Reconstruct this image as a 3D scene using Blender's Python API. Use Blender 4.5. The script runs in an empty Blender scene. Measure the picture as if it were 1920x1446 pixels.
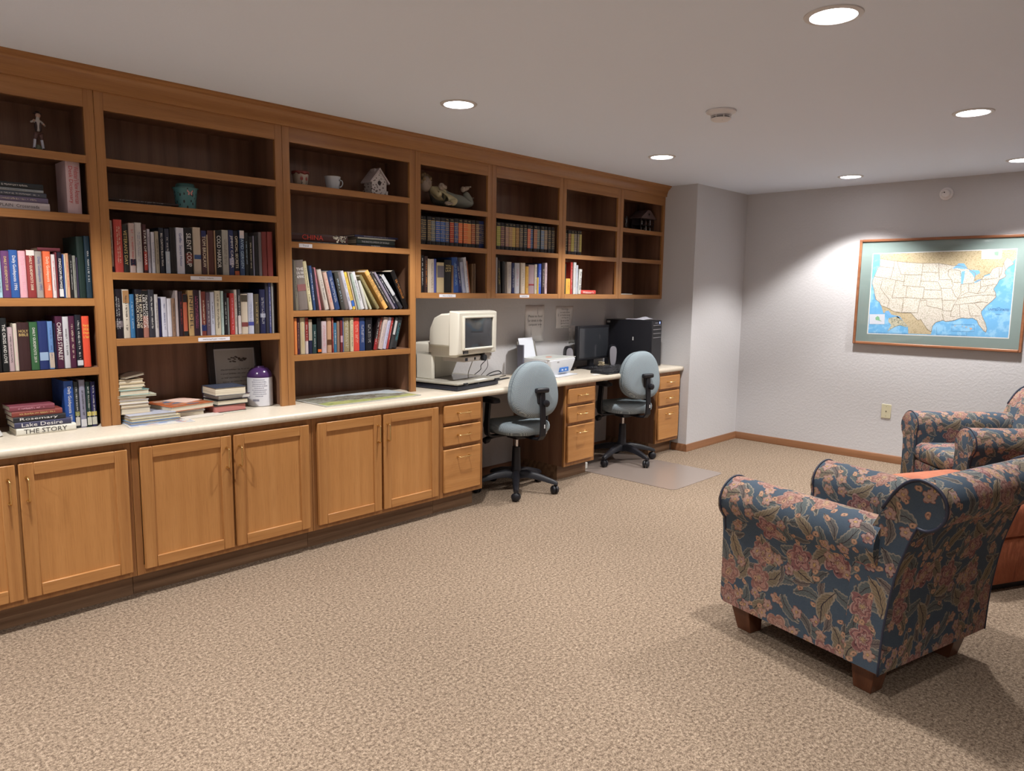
import bpy, bmesh, math, random
from mathutils import Matrix, Vector
# ---------------------------------------------------------------- camera, world, light, exposure
SC=bpy.context.scene; COL=SC.collection
PI=math.pi
def cam_setup():
    cd=bpy.data.cameras.new('camera'); co=bpy.data.objects.new('camera',cd); COL.objects.link(co)
    cd.sensor_width=36; cd.lens=1361.8/1920*36; cd.clip_start=.02
    y,p,r=math.radians(43.968),math.radians(-7.457),math.radians(.807)
    F=Vector((math.cos(p)*math.cos(y),math.cos(p)*math.sin(y),math.sin(p)))
    R=Vector((math.sin(y),-math.cos(y),0)); U=R.cross(F)
    R2=math.cos(r)*R+math.sin(r)*U; U2=-math.sin(r)*R+math.cos(r)*U
    co.matrix_world=Matrix(((R2.x,U2.x,-F.x,0),(R2.y,U2.y,-F.y,0),(R2.z,U2.z,-F.z,1.4046),(0,0,0,1)))
    SC.camera=co
cam_setup()
wd=bpy.data.worlds.new('world'); SC.world=wd; wd.use_nodes=True
wd.node_tree.nodes['Background'].inputs[0].default_value=(.5,.5,.55,1); wd.node_tree.nodes['Background'].inputs[1].default_value=.3
SC.view_settings.view_transform='Standard'; SC.view_settings.look='None'; SC.view_settings.gamma=1
SC.view_settings.use_curve_mapping=False; SC.view_settings.exposure=1.18
SC.cycles.max_bounces=7; SC.cycles.diffuse_bounces=4; SC.cycles.use_denoising=True
CAN_POWER=66.0; CAN_COLOR=(1,.975,.95); CAN_ANGLE=110; CAN_BLEND=.38; LENS_STRENGTH=9.0
CANS=[(2.573,1.019),(2.533,2.843),(4.35,.989),(4.404,2.85),(6.055,2.179),(6.028,1.054),(.60,2.84),(.60,1.0),(-1.1,1.0),(-1.1,2.84),(.72,-.85),(-1.1,-.85)]
# ---------------------------------------------------------------- helpers
def NB(): return bmesh.new()
def box(bm,x0,x1,y0,y1,z0,z1,M=None):
    v=[bm.verts.new((x,y,z)) for x in (x0,x1) for y in (y0,y1) for z in (z0,z1)]
    f=[bm.faces.new([v[i] for i in q]) for q in ((0,1,3,2),(4,6,7,5),(0,4,5,1),(2,3,7,6),(0,2,6,4),(1,5,7,3))]
    if M is not None:
        for q in v: q.co=M@q.co
    return v
def ring_loft(bm,rings,cap=True,closed=True,uv=None):
    R=[[bm.verts.new(p) for p in r] for r in rings]
    n=len(R[0]); k=n if closed else n-1
    lay=bm.loops.layers.uv.verify() if uv else None
    for i in range(len(R)-1):
        for j in range(k):
            j2=(j+1)%n
            f=bm.faces.new((R[i][j],R[i][j2],R[i+1][j2],R[i+1][j]))
            if lay:
                for l,(a,b) in zip(f.loops,((i,j),(i,j+1),(i+1,j+1),(i+1,j))): l[lay].uv=uv(a,b)
    if cap:
        for r in (R[0][::-1],R[-1]):
            try:
                f=bm.faces.new(r)
                if lay:
                    nr=f.normal if f.normal.length else Vector((0,0,1)); f.normal_update(); nr=f.normal
                    for l in f.loops: c=l.vert.co; l[lay].uv=(c.y+c.x*.3,c.z) if abs(nr.x)>.6 else ((c.x,c.z) if abs(nr.y)>.6 else (c.x,c.y))
            except ValueError: pass
    return R
def cyl(bm,p0,p1,r0,r1=None,n=16,cap=True):
    r1=r0 if r1 is None else r1
    p0=Vector(p0);p1=Vector(p1);d=(p1-p0).normalized()
    a=d.orthogonal().normalized(); b=d.cross(a)
    ring_loft(bm,[[p+(a*math.cos(2*PI*i/n)+b*math.sin(2*PI*i/n))*r for i in range(n)] for p,r in ((p0,r0),(p1,r1))],cap)
def tube(bm,pts,r,n=8,closed=False,sc=None):
    pts=[Vector(p) for p in pts]; m=len(pts); rings=[]; a=None
    for i,p in enumerate(pts):
        if closed: d=(pts[(i+1)%m]-pts[i-1]).normalized()
        else: d=(pts[min(i+1,m-1)]-pts[max(i-1,0)]).normalized()
        if a is None: a=d.orthogonal().normalized()
        a=(a-d*a.dot(d)).normalized(); b=d.cross(a)
        rr=r*(sc[i] if sc else 1)
        rings.append([p+(a*math.cos(2*PI*k/n)+b*math.sin(2*PI*k/n))*rr for k in range(n)])
    if closed: rings.append([q.copy() for q in rings[0]])
    ring_loft(bm,rings,not closed)
    if closed: bmesh.ops.remove_doubles(bm,verts=bm.verts,dist=1e-6)
def smooth_pts(pts,k=6,closed=False):
    P=[Vector(p) for p in pts]; n=len(P); o=[]
    for i in range(n if closed else n-1):
        if closed: a,b,c,d=P[i-1],P[i],P[(i+1)%n],P[(i+2)%n]
        else: a,b,c,d=P[max(i-1,0)],P[i],P[i+1],P[min(i+2,n-1)]
        for j in range(k):
            t=j/k; o.append(.5*((2*b)+(c-a)*t+(2*a-5*b+4*c-d)*t*t+(3*b-a-3*c+d)*t**3))
    if not closed: o.append(P[-1])
    return o
def lathe(bm,prof,c=(0,0,0),n=24,M=None):
    rings=[[Vector((c[0]+r*math.cos(2*PI*i/n),c[1]+r*math.sin(2*PI*i/n),c[2]+z)) for i in range(n)] for r,z in prof]
    if M is not None: rings=[[M@p for p in r] for r in rings]
    ring_loft(bm,rings)
def prism(bm,pts,ax,t0,t1):
    def P(a,b,t): return {'x':(t,a,b),'y':(a,t,b),'z':(a,b,t)}[ax]
    ring_loft(bm,[[P(a,b,t) for a,b in pts] for t in (t0,t1)])
def ell(bm,c,r,n=14,m=9,M=None):
    rings=[]
    for i in range(m+1):
        th=PI*i/m; s=max(math.sin(th),.02)
        rings.append([Vector((r[0]*s*math.cos(2*PI*k/n),r[1]*s*math.sin(2*PI*k/n),-r[2]*math.cos(th))) for k in range(n)])
    if M is not None: rings=[[M@p for p in q] for q in rings]
    ring_loft(bm,[[p+Vector(c) for p in q] for q in rings])
def rootloc(p):
    l=Vector((0,0,0))
    while p is not None: l=l+p.location; p=p.parent
    return l
def mk(name,bm,mat,par=None,w=True,bev=0,seg=2,smooth=False,subsurf=0,label=None,uvbox=False,mods=()):
    if par is not None and w: bmesh.ops.transform(bm,matrix=Matrix.Translation(-rootloc(par)),verts=bm.verts)
    bmesh.ops.recalc_face_normals(bm,faces=bm.faces)
    if uvbox:
        lay=bm.loops.layers.uv.verify()
        for f in bm.faces:
            n=f.normal
            for l in f.loops:
                c=l.vert.co
                l[lay].uv=(c.y,c.z) if abs(n.x)>=max(abs(n.y),abs(n.z)) else ((c.x,c.z) if abs(n.y)>=abs(n.z) else (c.x,c.y))
    me=bpy.data.meshes.new(name); bm.to_mesh(me); bm.free()
    me.materials.append(mat)
    if smooth:
        for p in me.polygons: p.use_smooth=True
        if smooth!=1: me.set_sharp_from_angle(angle=math.radians(smooth))
    o=bpy.data.objects.new(name,me); COL.objects.link(o)
    if par is not None: o.parent=par
    if bev:
        b=o.modifiers.new('edge','BEVEL'); b.width=bev; b.segments=seg; b.limit_method='ANGLE'; b.angle_limit=.6
        if not smooth:
            for p in me.polygons: p.use_smooth=True
            me.set_sharp_from_angle(angle=math.radians(40))
    if subsurf:
        s=o.modifiers.new('sub','SUBSURF'); s.levels=s.render_levels=subsurf
    if label: o['label']=label
    return o
def tag(o,label=None,cat=None,group=None,kind=None):
    if label: o['label']=label
    if cat: o['category']=cat
    if group: o['group']=group
    if kind: o['kind']=kind
    return o
def thing(name,loc,label,cat,group=None,rz=0):
    o=bpy.data.objects.new(name,None); COL.objects.link(o); o.location=loc; o.rotation_euler=(0,0,rz); o.empty_display_size=.1
    return tag(o,label,cat,group)
def copy_tree(o,parent=None):
    c=o.copy(); COL.objects.link(c); c.parent=parent
    for ch in list(o.children): copy_tree(ch,c)
    return c
# text as mesh: cached per string, fitted into a width x height box, extruded a hair
_tc={}
def text_mesh(s,lines=1):
    if s in _tc: return _tc[s]
    cu=bpy.data.curves.new('lettering','FONT'); cu.body=s; cu.align_x='CENTER'; cu.align_y='CENTER'; cu.resolution_u=2; cu.space_line=.85
    ob=bpy.data.objects.new('lettering',cu)
    me=ob.to_mesh(); vs=[v.co.copy() for v in me.vertices]; fs=[tuple(p.vertices) for p in me.polygons]
    ob.to_mesh_clear(); bpy.data.objects.remove(ob); bpy.data.curves.remove(cu)
    x0=min(v.x for v in vs);x1=max(v.x for v in vs);y0=min(v.y for v in vs);y1=max(v.y for v in vs)
    _tc[s]=([((v.x-x0)/(x1-x0)-.5,(v.y-y0)/(y1-y0)-.5) for v in vs],fs,(x1-x0)/(y1-y0))
    return _tc[s]
def text_bm(bm,s,o,ux,uy,W,H,fill=False):
    """lettering centred at o, running along ux, up along uy, fitted into W x H"""
    vs,fs,asp=text_mesh(s)
    w,h=W,H
    if not fill:
        if W/H>asp: w=H*asp
        else: h=W/asp
    o,ux,uy=Vector(o),Vector(ux),Vector(uy)
    v=[bm.verts.new(o+ux*(a*w)+uy*(b*h)) for a,b in vs]
    for f in fs:
        try: bm.faces.new([v[i] for i in f])
        except ValueError: pass
def bars_bm(bm,rnd,o,ux,uy,W,H,nrm,dense=.7,rows=1):
    """marks standing for print too small to read: short strokes in a line"""
    o,ux,uy,nrm=Vector(o),Vector(ux),Vector(uy),Vector(nrm)
    for r in range(rows):
        cy=H*((r+.5)/rows-.5); hh=H/rows*.62; x=-W/2
        while x<W/2:
            l=hh*rnd.uniform(.25,.6)
            if rnd.random()<dense:
                k=hh*rnd.choice((.7,.7,1))
                for (a,b,c,d) in ((x,x+l*.35,cy-k/2,cy+k/2),(x+l*.3,x+l*.95,cy-k/2,cy-k/2+hh*.22)) if rnd.random()<.6 else ((x,x+l*.9,cy+k/2-hh*.25,cy+k/2),(x+l*.3,x+l*.62,cy-k/2,cy+k/2)):
                    q=[bm.verts.new(o+ux*p+uy*s) for p,s in ((a,c),(b,c),(b,d),(a,d))]; bm.faces.new(q)
            x+=l*1.15
def flat(bm,pts3):
    f=bm.faces.new([bm.verts.new(p) for p in pts3]); f.normal_update(); return f
# ---------------------------------------------------------------- materials
class G:
    def __init__(s,name,rough=.6,spec=.5,metal=0):
        s.m=bpy.data.materials.new(name); s.m.use_nodes=True; s.nt=s.m.node_tree; s.b=s.nt.nodes['Principled BSDF']
        s.b.inputs['Roughness'].default_value=rough; s.b.inputs['Specular IOR Level'].default_value=spec; s.b.inputs['Metallic'].default_value=metal
    def n(s,t,**k):
        o=s.nt.nodes.new(t)
        for a,v in k.items(): setattr(o,a,v)
        return o
    def set(s,i,v):
        if hasattr(v,'is_linked') or isinstance(v,bpy.types.NodeSocket): s.nt.links.new(v,i)
        else: i.default_value=v
    def math(s,op,a,b=None,c=None):
        o=s.n('ShaderNodeMath',operation=op); s.set(o.inputs[0],a)
        if b is not None: s.set(o.inputs[1],b)
        if c is not None: s.set(o.inputs[2],c)
        return o.outputs[0]
    def vm(s,op,a,b=None):
        o=s.n('ShaderNodeVectorMath',operation=op); s.set(o.inputs[0],a)
        if b is not None:
            if op=='SCALE': s.set(o.inputs['Scale'],b)
            else: s.set(o.inputs[1],b)
        return o.outputs['Value' if op in('LENGTH','DISTANCE','DOT_PRODUCT') else 'Vector']
    def mix(s,f,a,b,bt='MIX'):
        o=s.n('ShaderNodeMix',data_type='RGBA',blend_type=bt)
        s.set(o.inputs[0],f)
        for i,v in ((6,a),(7,b)):
            if isinstance(v,tuple): v=(*v[:3],1)
            s.set(o.inputs[i],v)
        return o.outputs[2]
    def ramp(s,f,st,interp='LINEAR'):
        o=s.n('ShaderNodeValToRGB'); cr=o.color_ramp; cr.interpolation=interp
        for i,(p,c) in enumerate(st):
            e=cr.elements[i] if i<2 else cr.elements.new(p)
            e.position=p; e.color=(*c,1)
        s.set(o.inputs[0],f); return o.outputs[0]
    def noise(s,v,scale,detail=2,rough=.5,dist=0):
        o=s.n('ShaderNodeTexNoise'); s.set(o.inputs['Vector'],v); s.set(o.inputs['Scale'],scale); o.inputs['Detail'].default_value=detail; o.inputs['Roughness'].default_value=rough; o.inputs['Distortion'].default_value=dist
        return o.outputs['Fac']
    def obj(s): return s.n('ShaderNodeTexCoord').outputs['Object']
    def uv(s): return s.n('ShaderNodeTexCoord').outputs['UV']
    def color(s,v): 
        if isinstance(v,tuple): v=(*v[:3],1)
        s.set(s.b.inputs['Base Color'],v); return s
    def bump(s,h,st=.3,d=.002):
        o=s.n('ShaderNodeBump'); s.set(o.inputs['Height'],h); o.inputs['Strength'].default_value=st; o.inputs['Distance'].default_value=d
        s.nt.links.new(o.outputs[0],s.b.inputs['Normal']); return s
_pc={}
def plain(c,rough=.55,spec=.4,metal=0,name='plain'):
    k=(tuple(round(x,3) for x in c),rough,spec,metal)
    if k not in _pc: _pc[k]=G(name,rough,spec,metal).color(tuple(c)).m
    return _pc[k]
def wood(name,c1,c2,c3,ax,rough=.36,sc=1.0):
    g=G(name,rough,.45)
    oi=g.n('ShaderNodeObjectInfo'); v=g.vm('ADD',g.obj(),g.vm('SCALE',(7.3,5.1,3.7),oi.outputs['Random']))
    st={'x':(.35,9,9),'y':(9,.35,9),'z':(9,9,.35)}[ax]
    mp=g.vm('MULTIPLY',v,tuple(q*sc for q in st))
    a=g.noise(mp,2.2,3,.55,.9)
    fine=g.noise(g.vm('MULTIPLY',v,tuple({True:2.5,False:95}[q<1] for q in st)),3.2,2,.6)
    w=g.n('ShaderNodeTexWave',wave_type='RINGS',rings_direction=ax.upper()); g.set(w.inputs['Vector'],g.vm('ADD',mp,(.7,.4,.5))); w.inputs['Scale'].default_value=.8; w.inputs['Distortion'].default_value=6; w.inputs['Detail'].default_value=2; w.inputs['Detail Scale'].default_value=.8
    f=g.math('ADD',g.math('MULTIPLY',a,.84),g.math('MULTIPLY',w.outputs['Fac'],.16))
    col=g.ramp(f,[(.25,c3),(.5,c1),(.78,c2)])
    pore=g.ramp(fine,[(.36,(.72,.66,.6)),(.5,(1,1,1))])
    g.color(g.mix(.4,col,pore,'MULTIPLY')); g.bump(fine,.08,.001)
    return g.m
OAK=dict(c1=(.35,.160,.053),c2=(.415,.198,.068),c3=(.28,.120,.041))
DO_LIT=dict(c1=(.44,.205,.066),c2=(.50,.245,.085),c3=(.36,.155,.048))  # same wood as the frame oak, lightened to paint in lamplight on the doors
MP=dict(c1=(.50,.235,.076),c2=(.54,.265,.092),c3=(.45,.205,.064))
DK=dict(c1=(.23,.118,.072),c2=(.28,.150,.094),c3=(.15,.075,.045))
oak_x=wood('oak grain across',ax='x',**OAK); oak_z=wood('oak grain upright',ax='z',**OAK); oak_y=wood('oak grain deep',ax='y',**OAK)
door_oak_lit=wood('door frame oak upright lit tone',ax='z',**DO_LIT)
door_oak_lit_x=wood('door frame oak across lit tone',ax='x',**DO_LIT)
mpl_x=wood('honey veneer across',ax='x',sc=.8,**MP); mpl_z=wood('honey veneer upright',ax='z',sc=.8,**MP)
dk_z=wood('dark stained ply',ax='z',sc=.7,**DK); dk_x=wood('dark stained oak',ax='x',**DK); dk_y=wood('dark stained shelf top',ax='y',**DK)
legwood=wood('brown chair leg wood',(.10,.035,.016),(.14,.052,.024),(.07,.023,.01),'z')
framewood=wood('picture frame wood',(.26,.105,.05),(.33,.14,.07),(.19,.07,.034),'y',rough=.3)
brass=plain((.72,.5,.22),.25,.5,1,'polished brass')
def mat_laminate():
    g=G('cream laminate',.32,.5); n=g.noise(g.obj(),60,4,.7); g.color(g.ramp(n,[(.3,(.60,.53,.43)),(.7,(.68,.61,.50))])); return g.m
LAM=mat_laminate()
def mat_carpet():
    g=G('flecked loop carpet',.95,.1); v=g.obj()
    n=g.noise(v,82,6,.92); m=g.noise(v,1.1,3,.55); k=g.n('ShaderNodeTexVoronoi'); g.set(k.inputs['Vector'],v); k.inputs['Scale'].default_value=230
    c=g.ramp(n,[(.37,(.055,.035,.024)),(.46,(.21,.152,.108)),(.54,(.43,.33,.24)),(.64,(.66,.53,.40))])
    c=g.mix(g.math('MULTIPLY',k.outputs['Distance'],.55),c,(.10,.07,.05))
    c=g.mix(.35,c,g.ramp(m,[(.3,(.8,.78,.76)),(.7,(1,1,1))]),'MULTIPLY')
    g.color(c); g.bump(g.math('ADD',n,k.outputs['Distance']),.55,.004); return g.m
def mat_wall(c,b=.27):
    g=G('textured wall paint',.75,.25); v=g.obj()
    n=g.noise(v,52,3,.55,.4); r=g.ramp(n,[(.45,(0,0,0)),(.6,(1,1,1))]); g.color(c); g.bump(g.math('ADD',g.math('MULTIPLY',r,.5),g.math('MULTIPLY',g.noise(v,140,2),.25)),b,.003); return g.m
WALL=mat_wall((.56,.55,.56)); CEIL=mat_wall((.76,.83,.96),.10)
# ---------------------------------------------------------------- room shell
X0,X1,Y0,Y1,H=-2.0,6.575,-2.4,3.9,2.329; XB,YB=5.655,3.29
def struct(name,bm,m,par=None,**k):
    o=mk(name,bm,m,par,w=False,**k)
    if par is None: o['kind']='structure'
    return o
b=NB(); box(b,X0-.1,X1+.1,Y0-.1,Y1+.1,-.1,0); struct('floor',b,mat_carpet())
b=NB(); box(b,X0-.1,X1+.1,Y0-.1,Y1+.1,H,H+.1); struct('ceiling',b,CEIL)
b=NB(); box(b,X0,XB,Y1,Y1+.1,0,H); struct('wall_back',b,WALL)
b=NB(); box(b,XB,X1,YB,Y1+.1,0,H); struct('wall_column',b,WALL)
b=NB(); box(b,X1,X1+.1,Y0-.1,Y1+.1,0,H); struct('wall_right',b,WALL)
b=NB(); box(b,X0-.1,X0,Y0-.1,Y1+.1,0,H); struct('wall_left',b,WALL)
b=NB(); box(b,X0,X1,Y0-.1,Y0,0,H); struct('wall_front',b,WALL)
def bb(name,pts,m):   # run of skirting with a small top bead; pts: plan polyline, room side on the left
    b=NB()
    for (xa,ya),(xb,yb) in zip(pts[:-1],pts[1:]):
        d=Vector((xb-xa,yb-ya,0)); L=d.length; d.normalize(); n=Vector((-d.y,d.x,0))
        pr=[(0,0),(.012,0),(.012,.05),(.009,.056),(.009,.06),(.005,.066),(0,.066)]
        ring_loft(b,[[Vector((xa,ya,0))+d*t+n*a+Vector((0,0,z)) for a,z in pr] for t in (-.0,L)])
    struct(name,b,m,bev=.001,seg=1)
bb('baseboard_right',[(X1,YB),(X1,Y0)][::-1],wood('skirting wood deep',(.27,.125,.06),(.34,.165,.085),(.2,.09,.04),'y'))
skx=wood('skirting wood',(.27,.125,.06),(.34,.165,.085),(.2,.09,.04),'x')
bb('baseboard_column',[(X1,YB),(XB-.012,YB)],skx); bb('trim_1',[(XB,YB),(XB,3.44)],skx)
bb('baseboard_back',[(5.28,Y1),(4.43,Y1)],dk_x); bb('baseboard_back',[(4.06,Y1),(3.23,Y1)],dk_x)
# ---------------------------------------------------------------- ceiling lamps
def emis(name,c,s):
    g=G(name); g.b.inputs['Base Color'].default_value=(.8,.8,.8,1); g.b.inputs['Emission Color'].default_value=(*c,1); g.b.inputs['Emission Strength'].default_value=s; return g.m
LENS=emis('lit lamp lens',(1,.98,1),LENS_STRENGTH); TRIM=plain((.62,.60,.6),.4)
can_desc=['recessed round ceiling light above the near floral armchair','recessed round ceiling light above the birdhouse bookcase','recessed round ceiling light above the rust ottoman','recessed round ceiling light before the nearly empty wall cabinet',
 'recessed ceiling light above the bare far corner beside the map','recessed ceiling light in front of the framed map']
can0=None
for i,(x,y) in enumerate(CANS):
    if can0 is None:
        t=can0=thing('ceiling_light',(x,y,H),can_desc[0],'ceiling light','recessed round ceiling lights')
        b=NB(); lathe(b,[(.073,-.002),(.075,-.006),(.092,-.004),(.094,-.0005),(.073,-.0005)],(0,0,0),40); mk('trim_ring',b,TRIM,t,w=False,smooth=30)
        b=NB(); lathe(b,[(.0735,-.0005),(.0735,-.0025),(.03,-.0035),(.001,-.0036)],(0,0,0),40); mk('lens',b,LENS,t,w=False,smooth=30)
        ld=bpy.data.lights.new('downlight_beam','SPOT'); ld.energy=CAN_POWER; ld.color=CAN_COLOR; ld.spot_size=math.radians(CAN_ANGLE); ld.spot_blend=CAN_BLEND; ld.shadow_soft_size=.05
        lo=bpy.data.objects.new('downlight_beam',ld); COL.objects.link(lo); lo.parent=t; lo.location=(0,0,-.02)
    else:
        t=copy_tree(can0); t.location=(x,y,H)
        t['label']=can_desc[i] if i<6 else ['recessed ceiling light above the figurine bookcase front','recessed ceiling light over the open carpet before the base cabinets','recessed ceiling light over the far open carpet behind the viewer','recessed ceiling light beyond the end of the bookcases','recessed ceiling light over the carpet behind the floral armchair','recessed ceiling light in the back corner behind the viewer'][i-6]
# ---------------------------------------------------------------- fitted cabinets
toe_w=wood('toe kick oak',(.20,.115,.065),(.30,.18,.105),(.09,.045,.022),'x',rough=.45)
YU,YBF,YD,YC=3.602,3.376,3.356,3.346; ZC=.762
def pull(par,x,z,vert,yf=YD):
    b=NB(); L=.048
    q=[(0,0),(.0,-.022),(.004,-.027),(2*L-.004,-.027),(2*L,-.022),(2*L,0)]
    if vert: pts=[(x,yf+c,z-L+a) for a,c in q]
    else: pts=[(x-L+a,yf+c,z) for a,c in q]
    tube(b,pts,.0036,8)
    for s in (-1,1):
        c=(x,yf-.002,z+s*L) if vert else (x+s*L,yf-.002,z)
        cyl(b,(c[0],yf+.0005,c[2]),(c[0],yf-.004,c[2]),.007,.006,12)
    mk('handle',b,brass,par,smooth=40)
def frame_door(par,x0,x1,z0,z1,side,label=None):
    s=.052; y=YD
    b=NB(); box(b,x0,x0+s,y,y+.019,z0,z1); box(b,x1-s,x1,y,y+.019,z0,z1); 
    box(b,x0+s,x1-s,y+.0001,y+.019,z1-s,z1); box(b,x0+s,x1-s,y+.0001,y+.019,z0,z0+s)
    d=mk('door',b,door_oak_lit,par,bev=.0035,label=label); d.data.materials.append(door_oak_lit_x); ox=rootloc(par)
    for pl in d.data.polygons:
        c=pl.center.x+ox.x
        if x0+s+.01<c<x1-s-.01: pl.material_index=1
    b=NB(); box(b,x0+s-.004,x1-s+.004,y+.009,y+.015,z0+s-.004,z1-s+.004); mk('door_panel',b,mpl_z,d)
    pull(d,(x1-.026 if side>0 else x0+.026),z1-.105,True)
    return d
def base_cab(x0,x1,doors,label):
    t=thing('base_cabinet',((x0+x1)/2,3.6,0),label,'cabinet','base cabinets under the bookcases')
    b=NB(); box(b,x0,x1,3.44,3.455,0,.107); mk('toe_kick',b,toe_w,t)
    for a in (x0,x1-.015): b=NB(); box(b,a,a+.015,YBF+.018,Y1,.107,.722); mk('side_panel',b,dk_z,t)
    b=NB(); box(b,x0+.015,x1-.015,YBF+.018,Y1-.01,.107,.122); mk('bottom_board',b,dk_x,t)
    b=NB(); e=.03
    for a in (x0,x1-e): box(b,a,a+e,YBF,YBF+.018,.107,.722)
    xm=(doors[0][1]+doors[1][0])/2; box(b,xm-.02,xm+.02,YBF,YBF+.018,.15,.69)
    box(b,x0+e,x1-e,YBF+.0001,YBF+.018,.107,.15); box(b,x0+e,x1-e,YBF+.0001,YBF+.018,.67,.722)
    mk('face_frame',b,oak_z,t,bev=.001)
    for i,(a,c) in enumerate(doors): frame_door(t,a,c,.134,.693,1 if i==0 else -1)
    return t
base_cab(.2,1.088,[(.245,.655),(.666,1.069)],'oak base cabinet with two doors under the figurine bookcase')
tb=base_cab(1.09,1.978,[(1.121,1.536),(1.548,1.955)],'oak base cabinet whose one door wears a handwritten label strip')
base_cab(1.98,2.86,[(2.006,2.415),(2.43,2.839)],'oak base cabinet with two doors beside a stack of drawers')
d=[c for c in tb.children if c.name.startswith('door')][0]
b=NB(); box(b,1.418,1.508,YD+.0078,YD+.0088,.64,.664); s=mk('label_strip',b,plain((.75,.75,.8),.5),d,label='white strip with a few handwritten words')
def drawer_unit(x0,x1,dx0,dx1,toe1,label):
    t=thing('drawer_unit',((x0+x1)/2,3.6,0),label,'drawer unit','three drawer units along the desk')
    b=NB(); box(b,x0+(.0 if toe1[0] else 0),x1-toe1[1],3.44,3.455,0,.107)
    box(b,x1-toe1[1]-.015,x1-toe1[1],3.455,Y1,0,.107); box(b,x0,x0+.015,3.455,Y1,0,.107); mk('toe_kick',b,toe_w,t)
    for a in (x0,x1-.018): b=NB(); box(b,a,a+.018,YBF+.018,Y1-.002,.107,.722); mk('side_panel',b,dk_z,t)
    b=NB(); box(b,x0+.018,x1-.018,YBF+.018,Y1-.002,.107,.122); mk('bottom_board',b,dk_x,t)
    b=NB(); e=.03
    for a in (x0,x1-e): box(b,a,a+e,YBF,YBF+.018,.107,.722)
    for z0,z1 in ((.107,.15),(.41,.435),(.56,.58),(.68,.722)): box(b,x0+e,x1-e,YBF+.0001,YBF+.018,z0,z1)
    mk('face_frame',b,oak_z,t,bev=.001)
    for z0,z1,hz in ((.138,.414,.36),(.436,.559,.50),(.580,.692,.64)):
        b=NB(); box(b,dx0,dx1,YD,YD+.019,z0,z1); dr=mk('drawer',b,mpl_x,t,bev=.006,seg=2); pull(dr,(dx0+dx1)/2,hz,False)
    return t
drawer_unit(2.862,3.228,2.885,3.197,(0,.03),'three-drawer oak unit beside the base cabinet doors, under the microfiche reader')
drawer_unit(4.064,4.427,4.084,4.394,(0,.02),'three-drawer oak unit standing between the two desk chairs')
drawer_unit(5.283,5.645,5.30,5.619,(0,.02),'three-drawer oak unit at the recess wall under the black tower')
# countertop with rounded nosing
t=thing('countertop',(3.0,3.6,.722),'long cream laminate countertop running over cabinets and knee spaces','countertop')
b=NB(); pr=[(Y1,.722),(YC+.02,.722),(YC+.006,.724),(YC+.001,.731),(YC,.742),(YC+.002,.752),(YC+.008,.759),(YC+.018,.762),(Y1,.762)]
prism(b,pr,'x',.19,XB); mk('worktop',b,LAM,t,smooth=35)
# bookcases on the counter
def shelf(par,x0,x1,z1,th=.034,lab=None):
    b=NB(); box(b,x0,x1,YU+.004,Y1-.012,z1-th+.012,z1-.001); s=mk('shelf',b,dk_y,par)
    b=NB(); box(b,x0-.0005,x1+.0005,YU+.001,YU+.012,z1-th,z1); mk('shelf_edge',b,oak_x,s,bev=.0015,seg=1)
    return s
def strip(par,x0,x1,z0,z1,s,y=YU,seed=1):
    b=NB(); box(b,x0,x1,y-.0008,y-.0001,z0,z1); o=mk('shelf_label',b,plain((.72,.71,.76),.5),par,label='white printed label strip')
    b=NB(); L=(x1-x0)*.8
    text_bm(b,s,((x0+x1)/2,y-.0012,(z0+z1)/2),(1,0,0),(0,0,1),L,(z1-z0)*.5); mk('label_lettering',b,plain((.03,.03,.06)),o)
def bookcase(name,x0,x1,ox0,ox1,zb,zo0,shelves,label,cat,grp,rail=True,back0=None):
    """x0..x1 outer, ox0..ox1 opening, zb bottom"""
    t=thing(name,((x0+x1)/2,3.75,zb),label,cat,grp)
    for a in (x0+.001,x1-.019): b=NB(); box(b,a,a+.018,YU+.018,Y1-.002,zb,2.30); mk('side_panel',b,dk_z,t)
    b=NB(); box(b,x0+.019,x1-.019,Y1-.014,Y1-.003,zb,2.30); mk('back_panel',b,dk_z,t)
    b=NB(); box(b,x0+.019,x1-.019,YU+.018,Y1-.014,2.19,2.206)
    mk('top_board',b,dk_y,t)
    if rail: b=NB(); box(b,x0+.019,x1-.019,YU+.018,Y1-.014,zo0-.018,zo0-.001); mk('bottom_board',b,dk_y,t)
    for a,c in ((x0+.0005,ox0),(ox1,x1-.0005)): b=NB(); box(b,a,c,YU,YU+.018,zb,2.262); mk('stile',b,oak_z,t,bev=.0012,seg=1)
    b=NB(); box(b,ox0,ox1,YU+.0004,YU+.018,2.164,2.262); mk('rail',b,oak_x,t)
    if rail: b=NB(); box(b,ox0,ox1,YU+.0004,YU+.018,zb,zo0); mk('rail',b,oak_x,t)
    for z in shelves: shelf(t,ox0-.018 if z>0 else ox0,ox1+.018,abs(z))
    return t
ca=bookcase('bookcase',.2,1.089,.24,1.048,ZC,0,[1.9615,1.709,1.3435,1.0355],'tall oak bookcase with a small figurine on its top shelf','bookcase','tall bookcases on the countertop',rail=False)
cb=bookcase('bookcase',1.089,1.977,1.128,1.936,ZC,0,[1.959,1.775,1.4615,1.160],'tall oak bookcase holding a teal cut-out lantern','bookcase','tall bookcases on the countertop',rail=False)
cc=bookcase('bookcase',1.977,2.860,2.019,2.815,ZC,0,[1.955,1.649,1.279,1.037],'tall oak bookcase with a white birdhouse on top shelf','bookcase','tall bookcases on the countertop',rail=False)
cd_=bookcase('wall_cabinet',2.860,3.516,2.901,3.475,1.348,1.383,[1.9275,1.684],'open oak wall cabinet holding a reclining child figurine','wall cabinet','open wall cabinets above the desk')
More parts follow.
